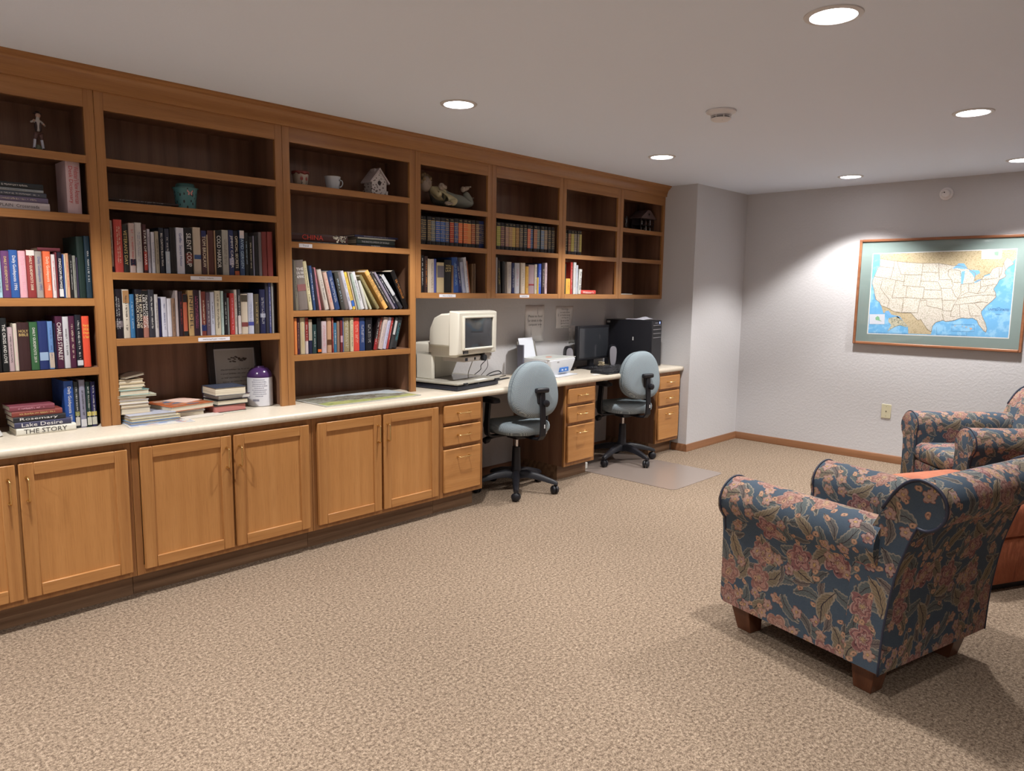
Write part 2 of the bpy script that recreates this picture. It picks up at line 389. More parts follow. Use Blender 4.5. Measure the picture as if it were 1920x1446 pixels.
ce=bookcase('wall_cabinet',3.516,4.257,3.557,4.216,1.348,1.383,[1.9275,1.684],'open oak wall cabinet with empty top shelf above two full rows','wall cabinet','open wall cabinets above the desk')
cf=bookcase('wall_cabinet',4.257,4.992,4.298,4.952,1.348,1.383,[1.930,1.684],'open oak wall cabinet with few books and a red lying one','wall cabinet','open wall cabinets above the desk')
cg=bookcase('wall_cabinet',4.992,5.654,5.032,5.622,1.348,1.383,[1.933,1.687],'open oak wall cabinet at the recess wall with dark house ornament','wall cabinet','open wall cabinets above the desk')
strip(cb,1.475,1.63,1.434,1.452,'Fiction + Subjects',seed=2)
strip(cb,1.50,1.66,1.133,1.151,'Interesting People + Subjects',seed=3)
strip(cc,2.062,2.142,1.62,1.64,'Travel',seed=4)
strip(cd_,3.05,3.19,1.355,1.374,'How to Books',seed=5)
strip(ce,3.80,3.90,1.355,1.374,'Craft Books',seed=6)
t=thing('crown_molding',(3,3.6,2.262),'stained oak crown molding running along the top of all cabinets','crown molding')
b=NB(); pr=[(YU+.02,2.240),(YU-.012,2.240),(YU-.014,2.262),(YU-.018,2.270),(YU-.022,2.286),(YU-.034,2.300),(YU-.044,2.306),(YU-.046,2.314),(YU-.056,2.320),(YU-.058,2.3285),(YU+.02,2.3285)]
prism(b,pr,'x',.19,XB); mk('molding',b,oak_x,t,smooth=30)
BOOKS=[
('b1s3',1.345,3.622,'devotionals in the figurine bookcase',[
(.668,.698,.187,.0,(.076,.16,.293),'blue book starting the row before a teal one, figurine bookcase third shelf','~','W',[],0),
(.698,.712,.176,.0,(.33,.517,.603),'thin teal book between blue and plum ones, figurine bookcase third shelf','~','K',[],0),
(.713,.742,.192,.0,(.106,.037,.119),'plum book between teal and blue ones, figurine bookcase third shelf','DAILY GUIDEPOSTS 2018','G',[],0),
(.743,.774,.197,.0,(.026,.088,.288),'blue book between plum and rose ones, figurine bookcase third shelf','Daily Guideposts 1996','W',[],0),
(.775,.802,.195,.0,(.616,.333,.375),'rose book between blue and red ones, figurine bookcase third shelf','Daily Guideposts 1997','P',[],0),
(.803,.835,.2,.0,(.228,.032,.032),'red book between rose and grey ones, figurine bookcase third shelf','DAILY GUIDEPOSTS 2008','C',[(.88,1,(.635,.587,.548))],0),
(.836,.862,.196,.0,(.314,.279,.25),'grey book between red and orange ones, figurine bookcase third shelf','Daily Guideposts 1995','B',[],0),
(.864,.892,.197,.0,(.7,.131,.051),'orange book between grey and white ones, figurine bookcase third shelf','Daily Guideposts 1998','C',[],0),
(.894,.909,.185,.0,(.614,.556,.556),'white book between orange and maroon ones, figurine bookcase third shelf','~','R',[],0),
(.91,.918,.195,.0,(.148,.029,.039),'thin maroon book between white and black ones, figurine bookcase third shelf','','W',[],0),
(.918,.935,.195,.0,(.011,.009,.022),'black book between maroon and blue ones, figurine bookcase third shelf','KINGDOM PROMISES','W',[(.02,.2,(.601,.601,.601))],0),
(.936,.941,.187,.0,(.034,.071,.23),'thin blue book between black and cream ones, figurine bookcase third shelf','','W',[],0),
(.942,.947,.187,.0,(.606,.52,.397),'thin cream book between blue and tan ones, figurine bookcase third shelf','','W',[],0),
(.948,.962,.192,.0,(.558,.315,.196),'thin tan book between cream and black ones, figurine bookcase third shelf','~','R',[],0),
(.963,.975,.188,.0,(.009,.008,.009),'thin black book between tan and grey ones, figurine bookcase third shelf','~','W',[],0),
(.976,.989,.184,.0,(.232,.232,.2),'thin grey book between black and navy ones, figurine bookcase third shelf','~','K',[],0),
(.989,.994,.176,.0,(.036,.029,.063),'thin navy book between grey and black ones, figurine bookcase third shelf','','W',[],0),
(.995,1.024,.267,.0,(.01,.025,.021),'tall black book between two navy ones, figurine bookcase third shelf','','W',[],.2),
(1.025,1.049,.271,.0,(.012,.03,.047),'tall navy book ending the row after a black one, figurine bookcase third shelf','~','W',[],0),
]),
('b1s4',1.037,3.622,'books on the fourth figurine bookcase shelf',[
(.661,.674,.22,.0,(.156,.025,.021),'thin red book starting the row before a black one, figurine bookcase fourth shelf','~','W',[],0),
(.675,.692,.224,.0,(.007,.007,.008),'black book between red and black ones, figurine bookcase fourth shelf','','W',[],0),
(.693,.716,.224,.0,(.008,.01,.011),'black book between black and rose ones, figurine bookcase fourth shelf','THE CROSS AND LOVE','W',[],0),
(.717,.736,.185,.0,(.453,.343,.364),'short rose book between black and white ones, figurine bookcase fourth shelf','~','K',[],0),
(.738,.753,.2,.0,(.601,.546,.461),'white book between rose and maroon ones, figurine bookcase fourth shelf','~','P',[],0),
(.753,.796,.204,.0,(.041,.017,.018),'thick maroon book between white and green ones, figurine bookcase fourth shelf','HOLY|BIBLE','G',[],0),
(.797,.827,.205,.0,(.035,.113,.046),'green book between maroon and navy ones, figurine bookcase fourth shelf','DAILY GUIDEPOSTS 2019','W',[],0),
(.828,.863,.208,.0,(.018,.033,.135),'navy book between green and blue ones, figurine bookcase fourth shelf','','W',[(.18,.36,(.281,.394,.562))],0),
(.864,.884,.207,.0,(.125,.241,.49),'blue book between two navy ones, figurine bookcase fourth shelf','~','B',[(.02,.35,(.474,.394,.323))],0),
(.886,.893,.198,.0,(.013,.013,.038),'thin navy book between blue and plum ones, figurine bookcase fourth shelf','','W',[],0),
(.894,.921,.228,.0,(.065,.013,.038),'plum book between navy and white ones, figurine bookcase fourth shelf','CHARLES STANLEY','W',[],0),
(.922,.945,.226,.0,(.52,.52,.551),'white book between two plum ones, figurine bookcase fourth shelf','~','K',[],0),
(.946,.97,.228,.0,(.072,.015,.043),'plum book between white and black ones, figurine bookcase fourth shelf','~','C',[],0),
(.971,.996,.233,.0,(.01,.012,.02),'black book between plum and red ones, figurine bookcase fourth shelf','~','W',[(.03,.14,(.562,.593,.625))],0),
(.998,1.027,.227,.0,(.7,.082,.042),'red book ending the row after a black one, figurine bookcase fourth shelf','How to|LIVE 365|Days|a Year','Y',[],0),
]),
('b1c',0.762,3.6319999999999997,'upright books on the counter under the figurine bookcase',[
(.913,.951,.216,.0,(.023,.079,.311),'blue book starting the row before a navy one, on countertop under figurine bookcase','Daily Guideposts 1991','W',[],.19),
(.952,.971,.21,.0,(.027,.033,.037),'navy book between blue and pale blue ones, on countertop under figurine bookcase','~','W',[(.05,.24,(.516,.488,.437)),(.26,.36,(.244,.244,.082))],0),
(.973,.997,.217,.0,(.242,.242,.327),'pale blue book between navy and teal ones, on countertop under figurine bookcase','~','K',[(.02,.18,(.573,.573,.602))],0),
(.999,1.018,.207,.0,(.012,.034,.032),'teal book between pale blue and navy ones, on countertop under figurine bookcase','~','W',[(.04,.22,(.573,.573,.488)),(.24,.34,(.544,.462,.125))],0),
(1.019,1.04,.205,.0,(.019,.019,.083),'navy book ending the row after a teal one, on countertop under figurine bookcase','~','W',[(.04,.22,(.573,.573,.488)),(.24,.34,(.544,.462,.125))],0),
]),
('b2s3',1.4615,3.622,'biographies on the third lantern bookcase shelf',[
(1.13,1.144,.231,.0,(.36,.293,.235),'thin taupe book starting the row before a red one, lantern bookcase third shelf','~','K',[(0,.11,(.016,.012,.032))],0),
(1.149,1.184,.236,.0,(.421,.055,.043),'red book between taupe and black ones, lantern bookcase third shelf','~','C',[],0),
(1.185,1.209,.216,.0,(.016,.018,.016),'black book between red and rose ones, lantern bookcase third shelf',"VETERAN'S DAY",'G',[],0),
(1.212,1.237,.224,.0,(.463,.361,.334),'rose book between black and pale grey ones, lantern bookcase third shelf','~','R',[(.14,.28,(.012,.012,.032))],0),
(1.24,1.271,.229,.0,(.535,.506,.489),'pale grey book between rose and maroon ones, lantern bookcase third shelf','~','B',[],0),
(1.273,1.289,.223,.0,(.051,.013,.014),'maroon book between two pale grey ones, lantern bookcase third shelf','STATE OF WAR','W',[(.05,.45,(.325,.04,.032))],0),
(1.293,1.306,.203,.0,(.455,.418,.482),'thin pale grey book between maroon and white ones, lantern bookcase third shelf','~','K',[],0),
(1.309,1.324,.19,.0,(.555,.555,.617),'short white book between pale grey and taupe ones, lantern bookcase third shelf','~','B',[],0),
(1.325,1.342,.195,.0,(.31,.269,.204),'taupe book between white and black ones, lantern bookcase third shelf','~','K',[],0),
(1.345,1.368,.213,.0,(.01,.013,.024),'black book between taupe and navy ones, lantern bookcase third shelf','BILL CLINTON Back to Work','W',[],0),
(1.371,1.393,.21,.0,(.027,.031,.053),'navy book, eleventh in row, lantern bookcase third shelf','~','W',[(0,.5,(.378,.436,.512))],0),
(1.395,1.421,.217,.0,(.012,.01,.01),'black book between navy and white ones, lantern bookcase third shelf','','W',[],0),
(1.425,1.461,.219,.0,(.594,.607,.7),'white book between two black ones, lantern bookcase third shelf','Griffin  Secret Honor','N',[],0),
(1.465,1.501,.222,.0,(.008,.007,.008),'black book between white and taupe ones, lantern bookcase third shelf','SILENT COUP','W',[(.22,.45,(.142,.032,.026))],0),
(1.504,1.54,.226,.0,(.488,.408,.328),'taupe book between black and maroon ones, lantern bookcase third shelf','','K',[(.32,.42,(.04,.076,.193))],0),
(1.543,1.569,.213,.0,(.07,.03,.033),'maroon book between taupe and tan ones, lantern bookcase third shelf','TOM BROKAW','C',[(.85,1,(.021,.026,.099))],0),
(1.57,1.573,.194,.0,(.602,.454,.291),'thin tan book between two maroon ones, lantern bookcase third shelf','','W',[],0),
(1.574,1.606,.216,.0,(.082,.028,.023),'maroon book between two tan ones, lantern bookcase third shelf','','W',[],0),
(1.607,1.612,.217,.0,(.408,.271,.169),'thin tan book between maroon and black ones, lantern bookcase third shelf','','W',[],0),
(1.614,1.645,.219,.0,(.009,.009,.01),'black book between tan and grey ones, lantern bookcase third shelf','COLD HARBOR','W',[],0),
(1.648,1.681,.223,.0,(.377,.368,.331),'grey book between black and navy ones, lantern bookcase third shelf','~','K',[],0),
(1.683,1.709,.225,.0,(.026,.036,.116),'navy book between grey and black ones, lantern bookcase third shelf','JIMMY CARTER','W',[(.22,.38,(.325,.325,.467))],0),
(1.71,1.736,.223,.0,(.009,.008,.015),'black book between two navy ones, lantern bookcase third shelf','OFFICIAL SECRETS','C',[(0,.1,(.378,.087,.032))],0),
(1.738,1.763,.227,.0,(.034,.061,.139),'navy book, eighth from end of row, lantern bookcase third shelf','DAVID GERGEN','L',[(.82,1,(.638,.566,.566))],0),
(1.765,1.785,.218,.0,(.014,.016,.016),'black book between navy and black ones, lantern bookcase third shelf','~','L',[],0),
(1.787,1.808,.198,.0,(.008,.008,.008),'black book between black and blue ones, lantern bookcase third shelf','~','C',[],0),
(1.81,1.817,.203,.0,(.252,.252,.349),'thin blue book between two black ones, lantern bookcase third shelf','','W',[],0),
(1.818,1.84,.205,.0,(.009,.009,.01),'black book between blue and grey ones, lantern bookcase third shelf','','W',[],0),
(1.841,1.858,.225,.0,(.147,.136,.144),'grey book between black and maroon ones, lantern bookcase third shelf','','W',[],0),
(1.859,1.889,.228,.0,(.175,.034,.03),'maroon book between grey and red ones, lantern bookcase third shelf','','W',[],0),
(1.89,1.92,.23,.0,(.219,.043,.037),'red book ending the row after a maroon one, lantern bookcase third shelf','','W',[],0),
]),
('b2s4',1.16,3.622,'books on the fourth lantern bookcase shelf',[
(1.128,1.168,.225,.0,(.012,.009,.015),'thick black book starting the row before a white one, lantern bookcase fourth shelf','~','S',[(.22,.36,(.143,.117,.13))],0),
(1.17,1.199,.224,.0,(.522,.472,.398),'white book between black and blue ones, lantern bookcase fourth shelf','~','K',[(.72,.98,(.323,.173,.074))],0),
(1.2,1.222,.202,.0,(.038,.148,.317),'blue book between white and black ones, lantern bookcase fourth shelf','~','L',[],0),
(1.223,1.254,.225,.0,(.007,.007,.015),'black book between blue and red ones, lantern bookcase fourth shelf','THE RETURN OF|SHERLOCK HOLMES','C',[],0),
(1.254,1.282,.222,.0,(.35,.153,.117),'red book between black and navy ones, lantern bookcase fourth shelf','TALKING STRAIGHT|LEE IACOCCA','W',[(.45,1,(.006,.006,.006))],0),
(1.283,1.309,.224,.0,(.029,.029,.04),'navy book between red and white ones, lantern bookcase fourth shelf','~','W',[],0),
(1.31,1.327,.202,.0,(.47,.442,.442),'white book between two navy ones, lantern bookcase fourth shelf','~','K',[],0),
(1.328,1.338,.184,.0,(.01,.01,.054),'thin short navy book between two white ones, lantern bookcase fourth shelf','','W',[],0),
(1.341,1.367,.19,.0,(.552,.552,.647),'short white book between navy and white ones, lantern bookcase fourth shelf','~','B',[],0),
(1.368,1.388,.183,.0,(.567,.551,.605),'short white book between white and brown ones, lantern bookcase fourth shelf','','W',[],0),
(1.388,1.407,.184,.0,(.269,.162,.106),'short brown book between white and pale grey ones, lantern bookcase fourth shelf','~','K',[],0),
(1.408,1.42,.221,.0,(.414,.35,.35),'thin pale grey book between brown and black ones, lantern bookcase fourth shelf','','W',[],0),
(1.422,1.44,.217,.0,(.02,.009,.016),'black book between pale grey and orange ones, lantern bookcase fourth shelf','~','R',[],0),
(1.441,1.463,.205,.0,(.44,.105,.057),'orange book between black and tan ones, lantern bookcase fourth shelf','','K',[(.8,1,(.015,.012,.013)),(0,.12,(.015,.015,.015))],0),
(1.469,1.495,.223,.0,(.431,.285,.128),'tan book between orange and black ones, lantern bookcase fourth shelf','INFIDEL','K',[],0),
(1.494,1.525,.224,.0,(.026,.011,.019),'black book between tan and white ones, lantern bookcase fourth shelf','~','M',[],0),
(1.525,1.528,.222,.0,(.516,.491,.491),'thin white book between black and red ones, lantern bookcase fourth shelf','','W',[],0),
(1.529,1.554,.217,.0,(.162,.034,.026),'red book between white and dark plum ones, lantern bookcase fourth shelf','~','C',[(.1,.25,(.012,.02,.094))],0),
(1.555,1.574,.213,.0,(.112,.075,.104),'dark plum book between red and white ones, lantern bookcase fourth shelf','~','W',[],0),
(1.575,1.597,.215,.0,(.458,.477,.58),'white book between dark plum and cream ones, lantern bookcase fourth shelf','~','K',[],0),
(1.599,1.628,.222,.0,(.52,.47,.363),'cream book between two white ones, lantern bookcase fourth shelf','~','K',[],0),
(1.629,1.642,.221,.0,(.409,.523,.498),'thin white book between cream and black ones, lantern bookcase fourth shelf','~','B',[],0),
(1.643,1.662,.211,.0,(.007,.007,.009),'black book between white and grey ones, lantern bookcase fourth shelf','~','S',[],0),
(1.663,1.675,.187,.0,(.203,.234,.234),'thin short grey book between black and red ones, lantern bookcase fourth shelf','','W',[],0),
(1.676,1.699,.21,.0,(.427,.041,.037),'red book between grey and white ones, lantern bookcase fourth shelf','~','P',[],0),
(1.7,1.716,.228,.0,(.535,.484,.446),'white book between red and charcoal ones, lantern bookcase fourth shelf','~','K',[],0),
(1.717,1.734,.23,.0,(.035,.037,.043),'charcoal book between white and cream ones, lantern bookcase fourth shelf','~','W',[(0,.42,(.531,.474,.474))],0),
(1.735,1.771,.207,.0,(.543,.472,.381),'cream book between charcoal and white ones, lantern bookcase fourth shelf','','K',[(.18,.3,(.173,.042,.042)),(.8,.98,(.056,.044,.029))],0),
(1.773,1.805,.212,.0,(.48,.505,.612),'white book between cream and dark brown ones, lantern bookcase fourth shelf','~','N',[(.2,.3,(.056,.065,.281))],0),
(1.807,1.836,.207,.0,(.081,.065,.043),'dark brown book between white and navy ones, lantern bookcase fourth shelf','~','G',[],0),
(1.838,1.869,.231,.0,(.014,.017,.064),'navy book between dark brown and navy ones, lantern bookcase fourth shelf','~','W',[(.36,.46,(.281,.302,.394))],0),
(1.87,1.889,.266,.0,(.029,.029,.047),'tall navy book between navy and blue ones, lantern bookcase fourth shelf','','W',[],0),
(1.89,1.903,.267,.0,(.067,.082,.239),'thin tall blue book between navy and grey ones, lantern bookcase fourth shelf','~','W',[],0),
(1.904,1.915,.266,.0,(.282,.282,.282),'thin tall grey book between blue and charcoal ones, lantern bookcase fourth shelf','','W',[],0),
(1.916,1.923,.259,.0,(.055,.052,.049),'thin tall charcoal book ending the row after a grey one, lantern bookcase fourth shelf','','W',[],0),
]),
('b3s3',1.279,3.622,'leaning history books in the birdhouse bookcase',[
(2.029,2.044,.275,-.002,(.042,.035,.029),'tall leaning taupe book starting the row before a olive one, birdhouse bookcase third shelf','','K',[],0),
(2.045,2.067,.269,-.012,(.143,.129,.099),'tall leaning olive book between two taupe ones, birdhouse bookcase third shelf','~','K',[],0),
(2.068,2.124,.271,-.026,(.16,.133,.121),'thick tall taupe book between olive and cream ones, birdhouse bookcase third shelf','THE|CIVIL WAR|ALMANAC','W',[(.38,.52,(.189,.074,.074))],0),
(2.126,2.151,.266,-.035,(.517,.467,.292),'tall leaning cream book between taupe and blue ones, birdhouse bookcase third shelf','~','K',[],0),
(2.153,2.171,.244,-.024,(.027,.061,.164),'leaning blue book between cream and black ones, birdhouse bookcase third shelf','~','W',[],0),
(2.172,2.192,.228,-.025,(.016,.013,.024),'leaning black book between blue and red ones, birdhouse bookcase third shelf','','W',[],0),
(2.193,2.208,.235,-.035,(.437,.159,.179),'leaning red book between black and white ones, birdhouse bookcase third shelf','~','B',[],0),
(2.231,2.26,.223,-.049,(.467,.42,.376),'leaning white book between red and cream ones, birdhouse bookcase third shelf','~','K',[],0),
(2.266,2.292,.209,-.049,(.501,.342,.286),'leaning cream book between white and navy ones, birdhouse bookcase third shelf','~','R',[],0),
(2.293,2.327,.216,-.052,(.022,.046,.136),'leaning navy book between cream and charcoal ones, birdhouse bookcase third shelf','~','W',[],0),
(2.334,2.362,.211,-.046,(.043,.042,.036),'leaning charcoal book between navy and grey ones, birdhouse bookcase third shelf','~','L',[],0),
(2.364,2.39,.212,-.052,(.143,.12,.118),'leaning grey book between charcoal and white ones, birdhouse bookcase third shelf','','W',[],0),
(2.392,2.415,.219,-.059,(.476,.476,.553),'leaning white book between grey and gold ones, birdhouse bookcase third shelf','~','B',[],0),
(2.416,2.436,.213,-.06,(.66,.454,.071),'leaning gold book between white and cream ones, birdhouse bookcase third shelf','~','B',[(.08,.25,(.029,.117,.42))],0),
(2.437,2.446,.217,-.057,(.48,.41,.346),'thin leaning cream book between gold and pale grey ones, birdhouse bookcase third shelf','','W',[],0),
(2.448,2.468,.205,-.053,(.328,.39,.348),'leaning pale grey book between cream and white ones, birdhouse bookcase third shelf','~','K',[],0),
(2.47,2.498,.214,-.064,(.531,.531,.557),'leaning white book between pale grey and white ones, birdhouse bookcase third shelf','~','K',[],0),
(2.5,2.52,.166,-.05,(.461,.461,.437),'short leaning white book between white and cream ones, birdhouse bookcase third shelf','','W',[],0),
(2.532,2.551,.148,-.072,(.467,.467,.328),'short leaning cream book between white and olive ones, birdhouse bookcase third shelf','','W',[],0),
(2.586,2.613,.193,-.125,(.184,.157,.072),'leaning olive book between cream and orange ones, birdhouse bookcase third shelf','~','G',[],0),
(2.641,2.676,.219,-.142,(.7,.401,.122),'leaning orange book between olive and charcoal ones, birdhouse bookcase third shelf','THE 100 GREATEST|ATHLETES OF ALL TIME','K',[],0),
(2.678,2.701,.212,-.144,(.043,.037,.035),'leaning charcoal book between orange and grey ones, birdhouse bookcase third shelf','~','W',[],0),
(2.703,2.724,.215,-.143,(.242,.211,.27),'leaning grey book between charcoal and navy ones, birdhouse bookcase third shelf','','W',[],0),
(2.726,2.752,.2,-.142,(.012,.012,.029),'leaning navy book between grey and navy ones, birdhouse bookcase third shelf','~','W',[],0),
(2.754,2.784,.199,-.145,(.029,.031,.037),'leaning navy book between navy and black ones, birdhouse bookcase third shelf','~','W',[(.4,1,(.394,.41,.43))],0),
(2.791,2.827,.226,-.108,(.005,.004,.004),'leaning black book ending the row after a navy one, birdhouse bookcase third shelf','~','O',[],.22),
]),
('b3s4',1.037,3.622,'paperbacks in the birdhouse bookcase',[
(2.032,2.051,.2,.0,(.646,.211,.061),'orange book starting the row before a plum one, birdhouse bookcase fourth shelf','','W',[],0),
(2.053,2.069,.2,.0,(.059,.018,.039),'plum book between orange and cream ones, birdhouse bookcase fourth shelf','~','G',[],0),
(2.072,2.1,.202,.0,(.494,.423,.278),'cream book between plum and white ones, birdhouse bookcase fourth shelf','~','G',[],0),
(2.101,2.121,.202,.0,(.517,.445,.445),'white book between cream and navy ones, birdhouse bookcase fourth shelf','~','W',[(.35,1,(.203,.014,.011))],0),
(2.123,2.146,.192,.0,(.014,.017,.052),'navy book between white and teal ones, birdhouse bookcase fourth shelf','','W',[(.38,1,(.345,.301,.238))],0),
(2.148,2.175,.162,.0,(.02,.046,.046),'short teal book between navy and black ones, birdhouse bookcase fourth shelf','~','S',[],0),
(2.176,2.201,.198,.0,(.006,.006,.008),'black book between teal and white ones, birdhouse bookcase fourth shelf','','O',[(.03,.12,(.63,.137,.019))],0),
(2.203,2.235,.18,.0,(.5,.407,.433),'white book between black and tan ones, birdhouse bookcase fourth shelf','~','R',[],0),
(2.239,2.269,.199,.0,(.452,.266,.165),'tan book between white and red ones, birdhouse bookcase fourth shelf','','K',[(.22,.38,(.09,.034,.015))],0),
(2.27,2.28,.199,.0,(.242,.028,.025),'thin red book between tan and blue ones, birdhouse bookcase fourth shelf','~','C',[],0),
(2.282,2.304,.169,.0,(.033,.139,.254),'short blue book between red and brown ones, birdhouse bookcase fourth shelf','~','W',[],0),
(2.305,2.325,.179,.0,(.223,.141,.105),'brown book between blue and red ones, birdhouse bookcase fourth shelf','','W',[],0),
(2.326,2.342,.183,.0,(.155,.024,.029),'red book between brown and blue ones, birdhouse bookcase fourth shelf','','W',[(.3,.52,(.453,.268,.309))],0),
(2.343,2.349,.198,.0,(.104,.146,.335),'thin blue book between red and olive ones, birdhouse bookcase fourth shelf','','W',[],0),
(2.35,2.39,.197,.0,(.26,.212,.11),'thick olive book between blue and cream ones, birdhouse bookcase fourth shelf','~','W',[],0),
(2.392,2.416,.197,.0,(.518,.469,.318),'cream book between olive and red ones, birdhouse bookcase fourth shelf','~','K',[],0),
(2.418,2.459,.196,.0,(.556,.056,.042),'thick red book between cream and blue ones, birdhouse bookcase fourth shelf','~','C',[],0),
(2.46,2.498,.195,.0,(.025,.05,.156),'thick blue book between red and black ones, birdhouse bookcase fourth shelf','~','W',[],0),
(2.5,2.546,.195,.0,(.005,.005,.009),'thick black book between blue and black ones, birdhouse bookcase fourth shelf','~','W',[],0),
(2.548,2.569,.191,.038,(.011,.006,.007),'leaning black book between black and red ones, birdhouse bookcase fourth shelf','~','W',[(.0,.35,(.268,.015,.019))],0),
(2.571,2.587,.192,.041,(.178,.036,.027),'leaning red book between black and white ones, birdhouse bookcase fourth shelf','~','C',[],0),
(2.589,2.621,.191,.045,(.52,.429,.398),'leaning white book between red and white ones, birdhouse bookcase fourth shelf','~','N',[],0),
(2.624,2.649,.191,.046,(.457,.448,.578),'leaning white book between white and red ones, birdhouse bookcase fourth shelf','~','B',[],0),
(2.651,2.667,.19,.045,(.327,.036,.032),'leaning red book between white and charcoal ones, birdhouse bookcase fourth shelf','~','W',[],0),
(2.67,2.688,.19,.049,(.039,.039,.041),'leaning charcoal book between red and black ones, birdhouse bookcase fourth shelf','','W',[(.45,.9,(.453,.453,.453))],0),
(2.691,2.727,.189,.051,(.024,.024,.027),'leaning black book ending the row after a charcoal one, birdhouse bookcase fourth shelf','~','T',[],0),
]),
('b4s2',1.684,3.6319999999999997,'banded set volumes in the statue cabinet',[
(2.923,2.94,.175,.0,(.014,.012,.014),'charcoal-banded book starting the row before a charcoal-banded one, statue cabinet middle shelf','#','G',[(.13,.86,(.061,.061,.066))],0),
(2.941,2.974,.175,.0,(.014,.012,.014),'charcoal-banded book between charcoal-banded and taupe-banded ones, statue cabinet middle shelf','#','G',[(.13,.86,(.061,.061,.066))],0),
(2.976,3.008,.175,.0,(.014,.012,.014),'taupe-banded book between charcoal-banded and navy-banded ones, statue cabinet middle shelf','#','G',[(.13,.86,(.139,.109,.072))],0),
(3.01,3.044,.176,.0,(.014,.012,.014),'navy-banded book between taupe-banded and blue-banded ones, statue cabinet middle shelf','#','G',[(.13,.86,(.156,.192,.212))],0),
(3.045,3.085,.176,.0,(.014,.012,.014),'thick blue-banded book between navy-banded and blue-banded ones, statue cabinet middle shelf','#','G',[(.13,.86,(.043,.123,.415))],0),
(3.087,3.127,.177,.0,(.014,.012,.014),'thick blue-banded book between two blue-banded ones, statue cabinet middle shelf','#','G',[(.13,.86,(.052,.139,.415))],0),
(3.129,3.163,.178,.0,(.014,.012,.014),'blue-banded book between blue-banded and red-banded ones, statue cabinet middle shelf','#','G',[(.13,.86,(.083,.123,.255))],0),
(3.165,3.202,.178,.0,(.014,.012,.014),'red-banded book between two blue-banded ones, statue cabinet middle shelf','#','G',[(.13,.86,(.415,.043,.032))],0),
(3.203,3.239,.179,.0,(.014,.012,.014),'blue-banded book between red-banded and orange-banded ones, statue cabinet middle shelf','#','G',[(.13,.86,(.061,.096,.255))],0),
(3.241,3.279,.18,.0,(.014,.012,.014),'orange-banded book between blue-banded and orange-banded ones, statue cabinet middle shelf','#','G',[(.13,.86,(.7,.156,.058))],0),
(3.28,3.319,.18,.0,(.014,.012,.014),'thick orange-banded book between two orange-banded ones, statue cabinet middle shelf','#','G',[(.13,.86,(.7,.166,.054))],0),
(3.32,3.355,.18,.0,(.014,.012,.014),'orange-banded book between orange-banded and brown-banded ones, statue cabinet middle shelf','#','G',[(.13,.86,(.7,.233,.061))],0),
(3.356,3.393,.181,.0,(.014,.012,.014),'brown-banded book between orange-banded and brown-banded ones, statue cabinet middle shelf','#','G',[(.13,.86,(.357,.096,.052))],0),
(3.395,3.428,.181,.0,(.014,.012,.014),'brown-banded book between brown-banded and navy ones, statue cabinet middle shelf','#','G',[(.13,.86,(.192,.123,.096))],0),
(3.43,3.479,.182,.0,(.019,.035,.132),'thick navy book ending the row after a brown-banded one, statue cabinet middle shelf','#','G',[],0),
]),
('b5s2',1.684,3.6319999999999997,'banded set volumes beside the statue cabinet',[
(3.588,3.629,.185,.0,(.014,.012,.014),'thick olive-banded book starting the row before a maroon-banded one, cabinet beside statue cabinet middle shelf','#','G',[(.13,.86,(.304,.304,.066))],0),
(3.633,3.673,.186,.0,(.014,.012,.014),'thick maroon-banded book between olive-banded and brown-banded ones, cabinet beside statue cabinet middle shelf','#','G',[(.13,.86,(.173,.083,.096))],0),
(3.676,3.712,.186,.0,(.014,.012,.014),'brown-banded book between maroon-banded and brown-banded ones, cabinet beside statue cabinet middle shelf','#','G',[(.13,.86,(.357,.212,.173))],0),
(3.714,3.75,.187,.0,(.014,.012,.014),'brown-banded book between brown-banded and gold-banded ones, cabinet beside statue cabinet middle shelf','#','G',[(.13,.86,(.415,.255,.139))],0),
(3.752,3.786,.188,.0,(.014,.012,.014),'gold-banded book between two brown-banded ones, cabinet beside statue cabinet middle shelf','#','G',[(.13,.86,(.512,.357,.096))],0),
(3.788,3.824,.188,.0,(.014,.012,.014),'brown-banded book between gold-banded and charcoal-banded ones, cabinet beside statue cabinet middle shelf','#','G',[(.13,.86,(.357,.192,.061))],0),
(3.826,3.862,.188,.0,(.014,.012,.014),'charcoal-banded book between brown-banded and charcoal-banded ones, cabinet beside statue cabinet middle shelf','#','G',[(.13,.86,(.123,.109,.104))],0),
(3.864,3.897,.189,.0,(.014,.012,.014),'charcoal-banded book between charcoal-banded and red-banded ones, cabinet beside statue cabinet middle shelf','#','G',[(.13,.86,(.061,.066,.079))],0),
(3.901,3.935,.189,.0,(.014,.012,.014),'red-banded book between charcoal-banded and blue-banded ones, cabinet beside statue cabinet middle shelf','#','G',[(.13,.86,(.66,.173,.109))],0),
(3.937,3.969,.189,.0,(.014,.012,.014),'blue-banded book between two red-banded ones, cabinet beside statue cabinet middle shelf','#','G',[(.13,.86,(.061,.139,.357))],0),
(3.971,4.011,.19,.0,(.014,.012,.014),'thick red-banded book between blue-banded and pale teal-banded ones, cabinet beside statue cabinet middle shelf','#','G',[(.13,.86,(.415,.173,.123))],0),
(4.013,4.046,.19,.0,(.014,.012,.014),'pale teal-banded book between red-banded and blue-banded ones, cabinet beside statue cabinet middle shelf','#','G',[(.13,.86,(.139,.212,.233))],0),
(4.048,4.086,.19,.0,(.014,.012,.014),'thick blue-banded book between pale teal-banded and taupe-banded ones, cabinet beside statue cabinet middle shelf','#','G',[(.13,.86,(.156,.233,.357))],0),
(4.088,4.125,.191,.0,(.014,.012,.014),'taupe-banded book between blue-banded and charcoal-banded ones, cabinet beside statue cabinet middle shelf','#','G',[(.13,.86,(.255,.192,.156))],0),
